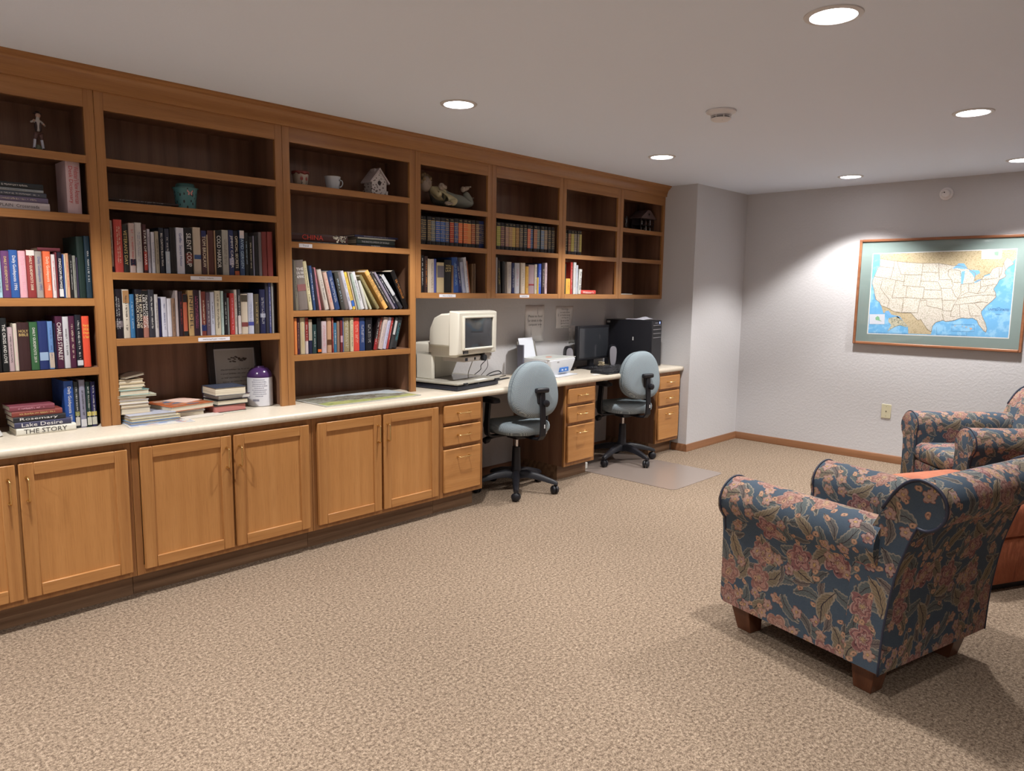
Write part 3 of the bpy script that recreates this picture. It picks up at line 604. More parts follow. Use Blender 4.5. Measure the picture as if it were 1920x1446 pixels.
(4.131,4.164,.191,.0,(.014,.012,.014),'charcoal-banded book between taupe-banded and charcoal-banded ones, cabinet beside statue cabinet middle shelf','#','G',[(.13,.86,(.061,.061,.066))],0),
(4.167,4.201,.191,.0,(.014,.012,.014),'charcoal-banded book ending the row after a charcoal-banded one, cabinet beside statue cabinet middle shelf','#','G',[(.13,.86,(.061,.061,.066))],0),
]),
('b6s2',1.684,3.6319999999999997,'banded set volumes in the nearly empty cabinet',[
(4.329,4.357,.181,.0,(.014,.012,.014),'charcoal-banded book starting the row before a brown-banded one, nearly empty cabinet middle shelf','#','G',[(.13,.86,(.061,.061,.066))],0),
(4.359,4.393,.182,.0,(.014,.012,.014),'brown-banded book between charcoal-banded and olive-banded ones, nearly empty cabinet middle shelf','#','G',[(.13,.86,(.255,.096,.061))],0),
(4.396,4.435,.184,.0,(.014,.012,.014),'thick olive-banded book between brown-banded and grey-banded ones, nearly empty cabinet middle shelf','#','G',[(.13,.86,(.415,.357,.083))],0),
(4.438,4.472,.185,.0,(.014,.012,.014),'grey-banded book between olive-banded and taupe-banded ones, nearly empty cabinet middle shelf','#','G',[(.13,.86,(.212,.192,.192))],0),
(4.474,4.495,.186,.0,(.014,.012,.014),'taupe-banded book between grey-banded and olive-banded ones, nearly empty cabinet middle shelf','#','G',[(.13,.86,(.233,.192,.173))],0),
(4.497,4.527,.186,.0,(.014,.012,.014),'olive-banded book ending the row after a taupe-banded one, nearly empty cabinet middle shelf','#','G',[(.13,.86,(.415,.357,.096))],0),
]),
('b4s1',1.383,3.622,'reference books in the statue cabinet',[
(2.919,2.946,.234,.0,(.007,.006,.007),'black book starting the row before a maroon one, statue cabinet bottom shelf','~','W',[],0),
(2.948,2.974,.229,.0,(.03,.013,.011),'maroon book between black and cream ones, statue cabinet bottom shelf','~','O',[],0),
(2.975,2.987,.213,.0,(.468,.375,.26),'thin cream book between maroon and cream ones, statue cabinet bottom shelf','','W',[],0),
(2.988,3.026,.212,.0,(.429,.362,.295),'cream book between cream and blue ones, statue cabinet bottom shelf','~','K',[],0),
(3.028,3.049,.214,.0,(.054,.068,.237),'blue book between two cream ones, statue cabinet bottom shelf','','W',[],0),
(3.052,3.112,.193,.0,(.398,.313,.182),'thick cream book between blue and black ones, statue cabinet bottom shelf','','K',[(.5,.9,(.098,.087,.098))],0),
(3.115,3.175,.212,.0,(.007,.007,.007),'thick black book between cream and brown ones, statue cabinet bottom shelf','YOU|AND THE|LAW','G',[],0),
(3.177,3.19,.178,.0,(.167,.097,.05),'thin short brown book between black and blue ones, statue cabinet bottom shelf','','W',[],0),
(3.193,3.243,.23,-.015,(.024,.066,.236),'thick leaning blue book between brown and navy ones, statue cabinet bottom shelf','~','L',[],0),
(3.246,3.272,.207,-.036,(.015,.023,.1),'leaning navy book between blue and pale blue ones, statue cabinet bottom shelf','~','W',[],0),
(3.275,3.302,.201,-.029,(.336,.356,.471),'leaning pale blue book between navy and white ones, statue cabinet bottom shelf','~','B',[],0),
(3.306,3.331,.232,-.034,(.542,.542,.581),'leaning white book between pale blue and orange ones, statue cabinet bottom shelf','~','B',[],0),
(3.333,3.348,.21,-.031,(.353,.126,.059),'thin leaning orange book between white and brown ones, statue cabinet bottom shelf','','W',[],0),
(3.352,3.369,.194,.0,(.118,.062,.027),'brown book between orange and brown ones, statue cabinet bottom shelf','','W',[],0),
(3.373,3.396,.195,.0,(.095,.052,.024),'brown book ending the row after a brown one, statue cabinet bottom shelf','','W',[],0),
]),
('b5s1',1.383,3.622,'workbooks beside the statue cabinet',[
(3.577,3.593,.246,.0,(.375,.354,.375),'pale grey book starting the row before a taupe one, cabinet beside statue cabinet bottom','','W',[],0),
(3.606,3.639,.224,-.013,(.031,.026,.022),'leaning taupe book between pale grey and black ones, cabinet beside statue cabinet bottom','~','Y',[],0),
(3.642,3.668,.221,.0,(.009,.009,.011),'black book between two taupe ones, cabinet beside statue cabinet bottom','','W',[],0),
(3.67,3.692,.208,.0,(.117,.096,.087),'taupe book between black and white ones, cabinet beside statue cabinet bottom','','W',[],0),
(3.695,3.739,.22,.0,(.487,.438,.392),'thick white book between taupe and navy ones, cabinet beside statue cabinet bottom','~','B',[],0),
(3.742,3.773,.215,.0,(.013,.019,.081),'navy book between two white ones, cabinet beside statue cabinet bottom','~','W',[],0),
(3.776,3.827,.216,.0,(.44,.44,.478),'thick white book between navy and cream ones, cabinet beside statue cabinet bottom','~','R',[],0),
(3.831,3.875,.218,.0,(.542,.464,.373),'thick cream book between white and gold ones, cabinet beside statue cabinet bottom','~','K',[],0),
(3.879,3.912,.195,.0,(.51,.285,.053),'gold book between cream and rose ones, cabinet beside statue cabinet bottom','~','K',[],0),
(3.915,3.976,.207,.0,(.287,.203,.218),'thick rose book between gold and cream ones, cabinet beside statue cabinet bottom','','K',[(.28,.34,(.214,.02,.025))],0),
(3.978,4.006,.213,.0,(.474,.425,.339),'cream book between rose and gold ones, cabinet beside statue cabinet bottom','~','K',[],0),
(4.008,4.021,.119,.0,(.669,.473,.086),'thin short gold book between cream and blue ones, cabinet beside statue cabinet bottom','','W',[],0),
(4.024,4.056,.218,.0,(.039,.087,.407),'blue book between gold and black ones, cabinet beside statue cabinet bottom','~','W',[],0),
(4.059,4.091,.226,.0,(.029,.017,.024),'black book between blue and white ones, cabinet beside statue cabinet bottom','~','C',[],0),
(4.094,4.121,.228,.0,(.531,.408,.431),'white book ending the row after a black one, cabinet beside statue cabinet bottom','~','K',[],0),
]),
('b6s1',1.383,3.622,'books in the nearly empty cabinet',[
(4.31,4.326,.238,.0,(.446,.446,.314),'cream book starting the row before a dark green one, nearly empty cabinet bottom shelf','','W',[],0),
(4.328,4.34,.229,.0,(.019,.038,.027),'thin dark green book between cream and gold ones, nearly empty cabinet bottom shelf','','W',[],0),
(4.344,4.397,.118,.0,(.69,.356,.06),'thick short gold book between dark green and red ones, nearly empty cabinet bottom shelf','~','K',[],0),
(4.4,4.424,.243,.0,(.418,.044,.037),'red book between gold and white ones, nearly empty cabinet bottom shelf','~','W',[],0),
(4.427,4.46,.244,.0,(.524,.524,.524),'white book between red and white ones, nearly empty cabinet bottom shelf','~','K',[],0),
(4.462,4.485,.224,.0,(.446,.469,.518),'white book between two white ones, nearly empty cabinet bottom shelf','~','B',[],0),
(4.489,4.524,.193,.011,(.523,.523,.498),'short leaning white book ending the row after a white one, nearly empty cabinet bottom shelf','For Your Info','K',[],0),
]),
]
MAP={'sheet': [[2.134,1.755],[1.119,1.768],[1.115,1.095],[2.131,1.08]],'sea': [[2.128,1.749],[1.124,1.762],[1.121,1.103],[2.123,1.087]],'land': [[2.078,1.749],[2.07,1.71],[2.071,1.664],[2.067,1.649],[2.083,1.634],[2.104,1.573],[2.119,1.527],[2.12,1.504],[2.103,1.458],[2.093,1.419],[2.082,1.373],[2.051,1.351],[2.035,1.321],[2.012,1.258],[2.002,1.264],[1.989,1.283],[1.951,1.25],[1.886,1.237],[1.855,1.197],[1.817,1.153],[1.811,1.098],[1.643,1.101],[1.642,1.124],[1.639,1.168],[1.618,1.199],[1.567,1.219],[1.547,1.209],[1.515,1.214],[1.484,1.222],[1.459,1.235],[1.434,1.242],[1.396,1.238],[1.366,1.244],[1.333,1.224],[1.322,1.196],[1.305,1.176],[1.284,1.148],[1.268,1.138],[1.264,1.163],[1.277,1.205],[1.298,1.247],[1.31,1.275],[1.312,1.296],[1.282,1.339],[1.249,1.375],[1.225,1.407],[1.23,1.438],[1.245,1.465],[1.24,1.479],[1.224,1.507],[1.215,1.535],[1.181,1.555],[1.174,1.569],[1.184,1.583],[1.183,1.603],[1.164,1.631],[1.132,1.654],[1.158,1.692],[1.139,1.671],[1.119,1.705],[1.124,1.761]],'us': [[2.07,1.71],[2.071,1.664],[2.067,1.649],[2.083,1.634],[2.104,1.573],[2.119,1.527],[2.12,1.504],[2.103,1.458],[2.093,1.419],[2.082,1.373],[2.051,1.351],[2.035,1.321],[1.983,1.305],[1.931,1.274],[1.874,1.268],[1.826,1.269],[1.805,1.27],[1.775,1.237],[1.749,1.212],[1.726,1.217],[1.696,1.173],[1.666,1.134],[1.642,1.124],[1.639,1.168],[1.618,1.199],[1.567,1.219],[1.547,1.209],[1.515,1.214],[1.484,1.222],[1.459,1.235],[1.434,1.242],[1.396,1.238],[1.366,1.244],[1.333,1.224],[1.322,1.196],[1.305,1.176],[1.284,1.148],[1.268,1.138],[1.264,1.163],[1.277,1.205],[1.298,1.247],[1.31,1.275],[1.312,1.296],[1.282,1.339],[1.249,1.375],[1.225,1.407],[1.23,1.438],[1.245,1.465],[1.24,1.479],[1.224,1.507],[1.215,1.535],[1.181,1.555],[1.174,1.569],[1.184,1.583],[1.183,1.603],[1.164,1.631],[1.132,1.654],[1.158,1.692],[1.181,1.701],[1.197,1.665],[1.2,1.631],[1.235,1.632],[1.264,1.618],[1.279,1.583],[1.314,1.57],[1.329,1.542],[1.358,1.524],[1.377,1.528],[1.373,1.584],[1.402,1.605],[1.435,1.627],[1.493,1.649],[1.531,1.646],[1.583,1.657],[1.632,1.667],[1.748,1.667],[1.892,1.68],[1.959,1.689]],'lakes': [[[1.535,1.621],[1.494,1.663],[1.457,1.662],[1.428,1.62],[1.466,1.62],[1.504,1.628]],[[1.47,1.599],[1.446,1.606],[1.447,1.556],[1.453,1.501],[1.466,1.506],[1.47,1.563]],[[1.421,1.613],[1.353,1.608],[1.343,1.589],[1.371,1.57],[1.378,1.549],[1.394,1.577],[1.414,1.597]],[[1.379,1.516],[1.359,1.535],[1.324,1.545],[1.335,1.531],[1.37,1.512]],[[1.322,1.563],[1.285,1.584],[1.272,1.575],[1.313,1.561]],[[2.004,1.273],[1.974,1.282],[1.95,1.249],[1.886,1.237],[1.863,1.208],[1.914,1.232],[1.971,1.238]]],'lines': [[[2.07,1.645],[1.962,1.633]],[[1.959,1.689],[1.962,1.633],[1.98,1.542]],[[2.104,1.564],[1.98,1.542],[1.876,1.52]],[[2.041,1.546],[2.051,1.466],[1.974,1.368],[1.984,1.314]],[[1.936,1.527],[1.957,1.387]],[[1.938,1.689],[1.928,1.647],[1.902,1.58],[1.87,1.578]],[[1.871,1.579],[1.876,1.52],[1.877,1.488]],[[1.871,1.579],[1.748,1.575]],[[1.745,1.667],[1.748,1.575],[1.754,1.483]],[[1.877,1.488],[1.72,1.477]],[[1.849,1.482],[1.853,1.393]],[[1.957,1.387],[1.853,1.393],[1.726,1.384],[1.587,1.388]],[[1.867,1.392],[1.874,1.268]],[[1.72,1.477],[1.726,1.384]],[[1.718,1.458],[1.599,1.454]],[[1.749,1.597],[1.623,1.593]],[[1.754,1.527],[1.627,1.52]],[[1.632,1.667],[1.619,1.538]],[[1.627,1.52],[1.6,1.47],[1.587,1.388],[1.573,1.292]],[[1.619,1.538],[1.532,1.536]],[[1.604,1.469],[1.529,1.472],[1.518,1.492],[1.532,1.536],[1.56,1.571],[1.56,1.614],[1.535,1.621]],[[1.529,1.472],[1.499,1.413],[1.478,1.392]],[[1.743,1.383],[1.745,1.372],[1.754,1.272]],[[1.745,1.372],[1.695,1.372],[1.691,1.329],[1.574,1.303]],[[1.754,1.272],[1.874,1.268]],[[1.586,1.375],[1.496,1.377]],[[1.573,1.292],[1.515,1.293]],[[1.478,1.392],[1.494,1.355],[1.515,1.293],[1.518,1.25],[1.483,1.249]],[[1.496,1.341],[1.315,1.366]],[[1.462,1.342],[1.45,1.245]],[[1.405,1.347],[1.383,1.258]],[[1.478,1.392],[1.337,1.419],[1.229,1.42]],[[1.465,1.501],[1.46,1.435],[1.478,1.392]],[[1.412,1.506],[1.407,1.443],[1.458,1.413]],[[1.48,1.606],[1.47,1.563]],[[1.52,1.517],[1.467,1.517]],[[1.465,1.501],[1.412,1.506],[1.376,1.514]],[[1.337,1.528],[1.33,1.472],[1.35,1.429],[1.407,1.443]],[[1.33,1.482],[1.236,1.504]],[[1.335,1.535],[1.228,1.549]],[[1.223,1.624],[1.216,1.549]],[[1.2,1.631],[1.207,1.576],[1.217,1.556]],[[1.197,1.665],[1.18,1.603]],[[1.363,1.358],[1.309,1.303]],[[1.363,1.358],[1.321,1.373],[1.272,1.36]],[[1.35,1.429],[1.303,1.444],[1.282,1.486]],[[1.383,1.258],[1.312,1.26]],[[1.528,1.614],[1.48,1.606]],[[1.574,1.266],[1.564,1.219]]],'boxes': [[[2.121,1.247],[2.001,1.251],[1.998,1.168],[2.117,1.164]],[[1.348,1.76],[1.215,1.76],[1.214,1.694],[1.344,1.692]]],'boxline': [[[1.502,1.187],[1.349,1.191],[1.346,1.138],[1.499,1.134],[1.502,1.187]],[[2.117,1.094],[1.813,1.098]],[[1.608,1.162],[1.604,1.103],[1.395,1.106],[1.396,1.134]]],'alaska': [[1.97,1.219],[1.9,1.237],[1.855,1.197],[1.818,1.149],[1.88,1.165],[1.921,1.147],[1.972,1.109],[1.944,1.162],[1.97,1.192]],'green': [[[2.074,1.219],[2.057,1.235],[2.042,1.224],[2.037,1.201],[2.018,1.19],[2.047,1.197],[2.069,1.2]],[[1.265,1.746],[1.236,1.748],[1.236,1.714],[1.26,1.721]]],'hawaii': [[[1.381,1.169],[1.359,1.163],[1.37,1.148]],[[1.486,1.178],[1.474,1.181],[1.479,1.172]],[[1.432,1.177],[1.423,1.176],[1.428,1.17]],[[1.41,1.175],[1.394,1.172],[1.403,1.166]]],'t': [[1.267,1.303],[1.131,1.307],[1.268,1.32]],'t2': [[1.213,1.323],[1.191,1.324],[1.214,1.33]],'t3': [[1.216,1.271],[1.177,1.271],[1.217,1.281]],'green2': []}
# ---------------------------------------------------------------- books
TC=dict(W=(.75,.73,.7),G=(.6,.45,.18),K=(.04,.035,.035),P=(.75,.4,.5),C=(.75,.66,.5),B=(.08,.1,.25),R=(.5,.06,.06),N=(.05,.08,.3),L=(.4,.55,.7),S=(.55,.55,.55),Y=(.75,.6,.1),M=(.6,.12,.25),O=(.75,.28,.05),T=(.1,.5,.6))
PAGE=G('paper edge',.8,.2); PAGE.color(PAGE.ramp(PAGE.noise(PAGE.vm('MULTIPLY',PAGE.obj(),(400,3,3)),1,1),[(.35,(.52,.46,.35)),(.65,(.68,.62,.5))])); PAGE=PAGE.m
PAGEW=plain((.72,.7,.66),.8)
def cover_mat(c):
    k=('cov',c)
    if k not in _pc:
        g=G('book cover',.45,.4); n=g.noise(g.obj(),45,2); g.color(g.mix(g.math('MULTIPLY',n,.18),tuple(c),tuple(v*.7 for v in c))); _pc[k]=g.m
    return _pc[k]
def book_cover(bm,w,d,h,fore=False,t=.0022):
    s=lambda y: d-y if fore else y
    r=min(.004,w*.25)
    # spine (slightly rounded) and boards
    pr=[(0,r),(w*.12,r*.35),(w*.3,0),(w*.7,0),(w*.88,r*.35),(w,r),(w,t+r),(0,t+r)]
    ring_loft(bm,[[(x,s(y),z) for x,y in pr] for z in (0,h)])
    for a in (0,w-t): box(bm,a,a+t,min(s(t+r),s(d)),max(s(t+r),s(d)),0,h)
def make_book(x,y,z,w,d,h,c,lab,grp,title='',tc='W',bands=(),rot=(0,0,0),fore=False,rnd=None,page=None,cat='book',name='book'):
    t=thing(name,(x,y,z),lab,cat,grp); t.rotation_euler=rot
    b=NB(); book_cover(b,w,d,h,fore); mk('cover',b,cover_mat(tuple(c)),t,w=False)
    if w>.006:
        b=NB(); q=.0022
        ys=(.003,d-.006) if fore else (.006,d-.003)
        box(b,q,w-q,ys[0],ys[1],.003,h-.003); mk('page_block',b,page or PAGE,t,w=False)
    for (a,e,bc) in bands:
        b=NB(); box(b,w*.04,w*.96,-.0005,.0015,h*a+.001,h*e-.001); mk('spine_band',b,plain(bc,.5),t,w=False)
    if title and not fore:
        b=NB(); yy=-.0011
        if title=='~': bars_bm(b,rnd,(w/2,yy,h*.52),(0,0,-1),(1,0,0),h*rnd.uniform(.5,.8),min(w*.5,.02),(0,-1,0),rows=1 if w<.03 else 2)
        elif title=='#':
            for k in range(5):
                zz=h*(.2+.145*k)
                bars_bm(b,rnd,(w/2,yy,zz),(1,0,0),(0,0,1),w*.7,.012,(0,-1,0),.8)
                flat(b,[(w*.06,yy,zz+.012),(w*.94,yy,zz+.012),(w*.94,yy,zz+.015),(w*.06,yy,zz+.015)])
            if rnd.random()<.5: bars_bm(b,rnd,(w/2,yy,h*.94),(1,0,0),(0,0,1),w*.5,.01,(0,-1,0),1)
        elif '|' in title:
            p=title.split('|'); n=len(p)
            if n==2 and w<.08 and title!='HOLY|BIBLE':
                for k,s_ in enumerate(p): text_bm(b,s_,(w*(.28+.44*(1-k)),yy,h*.55),(0,0,-1),(1,0,0),h*.7,w*.36,True)
            else:
                for k,s_ in enumerate(p): text_bm(b,s_,(w/2,yy,h*(.82-.075*k)),(1,0,0),(0,0,1),w*.8,h*.055,True)
        else: 
            text_bm(b,title,(w/2,yy,h*.52),(0,0,-1),(1,0,0),h*.72,w*.62,len(title)<16)
        if len(b.verts): mk('spine_title',b,plain(TC[tc],.5),t,w=False)
        else: b.free()
    return t
rb=random.Random(5)
for (rid,z,yf,grp,bk) in BOOKS:
    for (xa,xb,h,lean,c,lab,title,tc,bands,dd) in bk:
        d=dd or rb.uniform(.145,.19)
        if rid.endswith('s2'): d=.15
        L=math.hypot(h,lean); th=math.asin(lean/L) if lean else 0
        w=max(.005,(xb-xa)*math.cos(th)-.0008)
        x=xa
        if th>0: x=xb-w*math.cos(th); zz=z+w*math.sin(th)+.0006
        else: zz=z+.0006
        if rid=='b3s4' and th==0: L=min(L,.2025)
        if rid=='b3s4' and th>0: L=min(L,(.2025-w*math.sin(th))/math.cos(th))
        make_book(x,yf+rb.uniform(-.004,.006),zz,w,d,L,c,lab,grp,title,tc,bands,rot=(0,th,0),rnd=rb)
def lying(x0,x1,y,z0,th,dep,c,lab,grp,title='',tc='W',fore=False,yaw=0,bands=(),page=None,name='book',cat='book'):
    L=x1-x0; cx,cy=(x0+x1)/2,y+dep/2
    ox=cx+math.cos(yaw)*L/2+math.sin(yaw)*dep/2; oy=cy+math.sin(yaw)*L/2-math.cos(yaw)*dep/2
    return make_book(ox,oy,z0,th-.0006,dep,L,c,lab,grp,title,tc,bands,rot=(0,-PI/2,yaw),fore=fore,rnd=rb,page=page,name=name,cat=cat)
# stacks in the figurine bookcase
g1='books stacked on the countertop under the figurine bookcase'
z=ZC
for (xa,xb,th,c,lab,ti,tc) in [(.718,.943,.032,(.72,.70,.62),'thick white novel, bottom of the stack below the figurine bookcase','THE STORY','K'),(.713,.925,.026,(.05,.05,.10),'dark blue novel just above the white one in counter stack','Lake Desire','W'),
    (.71,.905,.023,(.02,.02,.025),'black novel lying in the middle of the counter stack','Rosemary','W'),(.706,.893,.024,(.22,.05,.04),'brick red banded volume second from top of counter stack','~','G'),(.70,.865,.023,(.20,.05,.07),'maroon book topmost of the stack below the figurine bookcase','~','P')]:
    o=lying(xa,xb,3.60,z+.0004,th,.145,c,lab,g1,ti,tc); z+=th
for k,(c,lab) in enumerate([((.62,.6,.56),'white book leaning outermost at the end of the counter row'),((.25,.25,.25),'grey patterned book leaning between two pale ones on counter'),((.66,.66,.66),'pale book leaning against the stack with the white novel')]):
    make_book(.612+.019*k*1.3,3.63,ZC+.001,.017,.15,.2,c,lab,'leaning books on the counter','~','K',rot=(0,-.42,0),rnd=rb)
g1='books lying on the second shelf of the figurine bookcase'; z=1.709
for (xa,xb,th,c,lab,ti,tc) in [(.66,.905,.034,(.62,.55,.56),'pale pink-white novel at the bottom of the upper shelf stack','EVA PLAIN  Crossroads','K'),(.66,.90,.022,(.16,.13,.22),'purple tinted novel on the pale one, upper shelf stack','~','C'),(.70,.895,.02,(.07,.08,.11),'dark blue novel in the middle of the upper shelf stack','~','W'),
    (.68,.885,.012,(.30,.33,.36),'thin grey-blue book below the topmost, upper shelf stack','~','K'),(.66,.885,.024,(.02,.025,.03),'black book with pale lettering topmost of upper shelf stack','~','W')]:
    lying(xa,xb,3.63,z+.0004,th,.15,c,lab,g1,ti,tc); z+=th
make_book(.975,3.635,1.7095,.055,.15,.225,(.62,.45,.47),'fat pink dictionary standing upright beside the upper shelf stack',None,"Webster's New American|Desk Dictionary",'R',rnd=rb,bands=[])
lying(.85,.935,3.64,1.5435,.016,.12,(.12,.02,.03),'small maroon book lying on top of the devotionals','books lying flat')
# second shelf of lantern bookcase
lying(1.14,1.42,3.66,1.7755,.010,.2,(.03,.025,.03),'thin black book lying under the brown atlas beside the lantern','flat books beside the lantern','~','S')
lying(1.14,1.46,3.67,1.786,.012,.2,(.05,.03,.025),'dark brown atlas lying on the thin black book','flat books beside the lantern','~','S')
# china book and stack
lying(2.03,2.385,3.625,1.6495,.008,.2,(.02,.02,.02),'thin black book lying beneath the thick red-brown picture book','flat books in the birdhouse bookcase','~','S')
o=lying(2.03,2.385,3.625,1.6578,.042,.22,(.05,.018,.015),'thick dark red-brown picture book with red title lying flat','flat books in the birdhouse bookcase','','W')
b=NB(); text_bm(b,'CHINA',(2.16,3.6236,1.679),(1,0,0),(0,0,1),.13,.026,True); b.transform(o.matrix_basis.inverted()); mk('spine_title',b,plain((.6,.06,.04)),o,w=False)
b=NB(); rr_=random.Random(3)
for k in range(26):
    cx=2.29+rr_.random()*.085; cz=1.662+rr_.random()*.032; r=.004+rr_.random()*.003; flat(b,[(cx+r*math.cos(a*PI/3),3.6236,cz+r*math.sin(a*PI/3)) for a in range(6)])
b.transform(o.matrix_basis.inverted()); mk('spine_ornament',b,plain((.6,.55,.45)),o,w=False)
z=1.6495
for (xa,xb,th,c,lab,ti,tc) in [(2.46,2.75,.013,(.02,.02,.03),'black guide at the bottom of the stack beside the picture book','The Living Heavens','W'),(2.47,2.745,.030,(.025,.035,.03),'black-green encyclopedia lying in the birdhouse bookcase stack','THE ENCYCLOPEDIA OF WORLD','S'),
    (2.47,2.75,.010,(.45,.45,.38),'thin pale book between dark ones in birdhouse bookcase stack','',''),(2.45,2.77,.012,(.035,.04,.10),'navy book on top of the birdhouse bookcase stack','~','W')]:
    lying(xa,xb,3.66,z+.0004,th,.17,c,lab,'stacked reference books in the birdhouse bookcase',ti,tc or 'W',yaw=.04 if th<.02 else 0); z+=th
lying(4.545,4.735,3.64,1.3835,.032,.13,(.55,.06,.05),'red dictionary lying flat in the nearly empty wall cabinet',None,"Webster's",'W')
# counter stacks below the lantern bookcase
gA='books piled at the stile under the lantern bookcase'; z=ZC
def mag(x0,x1,y0,y1,z0,th,yaw,c,lab,grp,name='magazine',pic=None):
    t=thing(name,((x0+x1)/2,(y0+y1)/2,z0),lab,'magazine' if name=='magazine' else 'paper',grp,rz=yaw)
    L,D=(x1-x0)/2,(y1-y0)/2
    if not pic:
        COL.objects.unlink(t); bpy.data.objects.remove(t); b=NB(); box(b,-L,L,-D,D,.0003,th); o=mk(name,b,plain(c,.5),bev=.0005,seg=1); o.location=((x0+x1)/2,(y0+y1)/2,z0); o.rotation_euler=(0,0,yaw); return tag(o,lab,'paper' if name!='magazine' else name,grp)
    b=NB(); box(b,-L,L,-D,D,.0003,th); mk('sheets',b,plain(c,.5),t,w=False,bev=.0005,seg=1)
    if pic:
        b=NB(); box(b,-L*.96,L*.96,-D*.94,D*.94,th,th+.0004); mk('cover_picture',b,pic,t,w=False)
    return t
def patches(name,cols,sc):
    g=G(name,.35,.5); v=g.n('ShaderNodeTexVoronoi'); g.set(v.inputs['Vector'],g.vm('MULTIPLY',g.obj(),(1,1.6,1))); v.inputs['Scale'].default_value=sc
    k=len(cols); sp=g.n('ShaderNodeSeparateColor'); g.set(sp.inputs[0],v.outputs['Color'])
    g.color(g.ramp(sp.outputs[0],[(i/k,c) for i,c in enumerate(cols)],'CONSTANT')); return g.m
pic1=patches('pale printed cover',[(.6,.6,.6),(.3,.35,.5),(.65,.6,.5),(.5,.3,.25)],30)
mag(1.135,1.42,3.47,3.68,ZC,.004,-.10,(.66,.64,.6),'white flat magazine lowest under the tall pile',gA,pic=pic1)
z=ZC+.0045
lst=[(1.185,1.415,3.52,.014,(.12,.22,.40),'white paged book with blue edges near the pile bottom',1),(1.19,1.425,3.53,.014,(.62,.55,.34),'yellow cream book with dark edge low in the pile',1),(1.19,1.41,3.54,.013,(.40,.42,.5),'pale blue patterned book under the narrow paperbacks',1),
 (1.175,1.315,3.60,.030,(.55,.45,.32),'fat cream-edged paperback lowest of the narrow paperbacks',1),(1.175,1.31,3.6,.017,(.40,.30,.2),'tan-edged paperback above the fat one',1),(1.17,1.31,3.6,.018,(.66,.66,.7),'white-edged paperback in the middle of the pile',1),(1.17,1.30,3.6,.012,(.28,.2,.14),'brown paperback above the white-edged one',1),
 (1.165,1.345,3.6,.010,(.50,.50,.40),'thin olive-cream book jutting from the pile',1),(1.172,1.312,3.6,.025,(.25,.42,.40),'teal hardcover showing its pages high in pile',1),(1.17,1.285,3.6,.013,(.50,.60,.52),'mint green paperback above the teal hardcover',1),(1.17,1.295,3.6,.019,(.62,.52,.34),'cream-edged paperback under the top two',1),(1.17,1.288,3.6,.018,(.58,.47,.31),'second cream paperback just beneath the dark leather one',1)]
for (xa,xb,y,th,c,lab,f) in lst:
    xa-=.045; xb-=.055
    lying(xa,xb,y,z+.0003,th,.17 if xb-xa>.2 else .11,c,lab,gA,fore=True,yaw=rb.uniform(-.03,.05)); z+=th
o=lying(1.135,1.235,3.6,z+.012,.014,.1,(.05,.03,.02),'dark brown book lying tilted on top of the pile',gA,fore=True,yaw=.3); o.rotation_euler=(.22,-PI/2,.3)
o.rotation_euler=(0,-PI/2-.12,.3); o.location.z=z+.0145
gB='magazines and books in the middle of the counter under the lantern bookcase'; z=ZC
mag(1.38,1.58,3.54,3.74,z,.006,.1,(.62,.58,.52),'loose pale papers under the rust covered book',gB,name='paper_sheaf'); z+=.0064
lying(1.34,1.51,3.60,z,.02,.2,(.45,.38,.30),'tan-edged book below the rust covered one',gB,fore=True,yaw=.08); z+=.0205
lying(1.335,1.515,3.60,z,.011,.2,(.5,.48,.5),'thin pale grey book just below the rust covered one',gB,fore=True,yaw=.05); z+=.0115
o=lying(1.31,1.545,3.585,z,.026,.25,(.45,.12,.04),'big rust orange hardcover with picture on its cover',gB,fore=True,yaw=.22); z+=.0265
b=NB(); box(b,-.09,.09,-.11,.11,0,.0006); p=mk('cover_picture',b,patches('rust cover print',[(.45,.13,.05),(.10,.14,.22),(.5,.2,.1),(.35,.3,.25)],18),None); p.parent=o; p.matrix_parent_inverse=Matrix.Identity(4); p.matrix_local=o.matrix_basis.inverted()@(Matrix.Translation((1.4275,3.71,z-.0002))@Matrix.Rotation(.22,4,'Z'))
mag(1.40,1.52,3.66,3.80,z+.0008,.003,.5,(.7,.5,.42),'folded pinkish leaflet lying on the rust hardcover',gB,name='leaflet')
gC='thick books stacked before the framed verse'; z=ZC
mag(1.53,1.72,3.58,3.74,z,.003,.12,(.5,.5,.42),'olive edged booklet at the very bottom before framed verse',gC,name='booklet'); z+=.0034
RED=plain((.45,.17,.15),.8)
for (xa,xb,y,th,c,lab,pg,yw) in [(1.56,1.735,3.61,.036,(.02,.02,.02),'black bible with red page edges at the stack bottom',RED,.1),(1.585,1.75,3.61,.026,(.02,.02,.022),'black hardcover with cream pages above the red-edged one',None,.03),(1.59,1.765,3.62,.024,(.06,.03,.05),'dark plum hardcover with white pages in the stack',PAGEW,.06),(1.575,1.738,3.6,.042,(.04,.05,.08),'thick navy hardcover with cream pages topping the stack',None,-.02)]:
    lying(xa,xb,y,z,th,.17,c,lab,gC,fore=True,yaw=yw,page=pg); z+=th
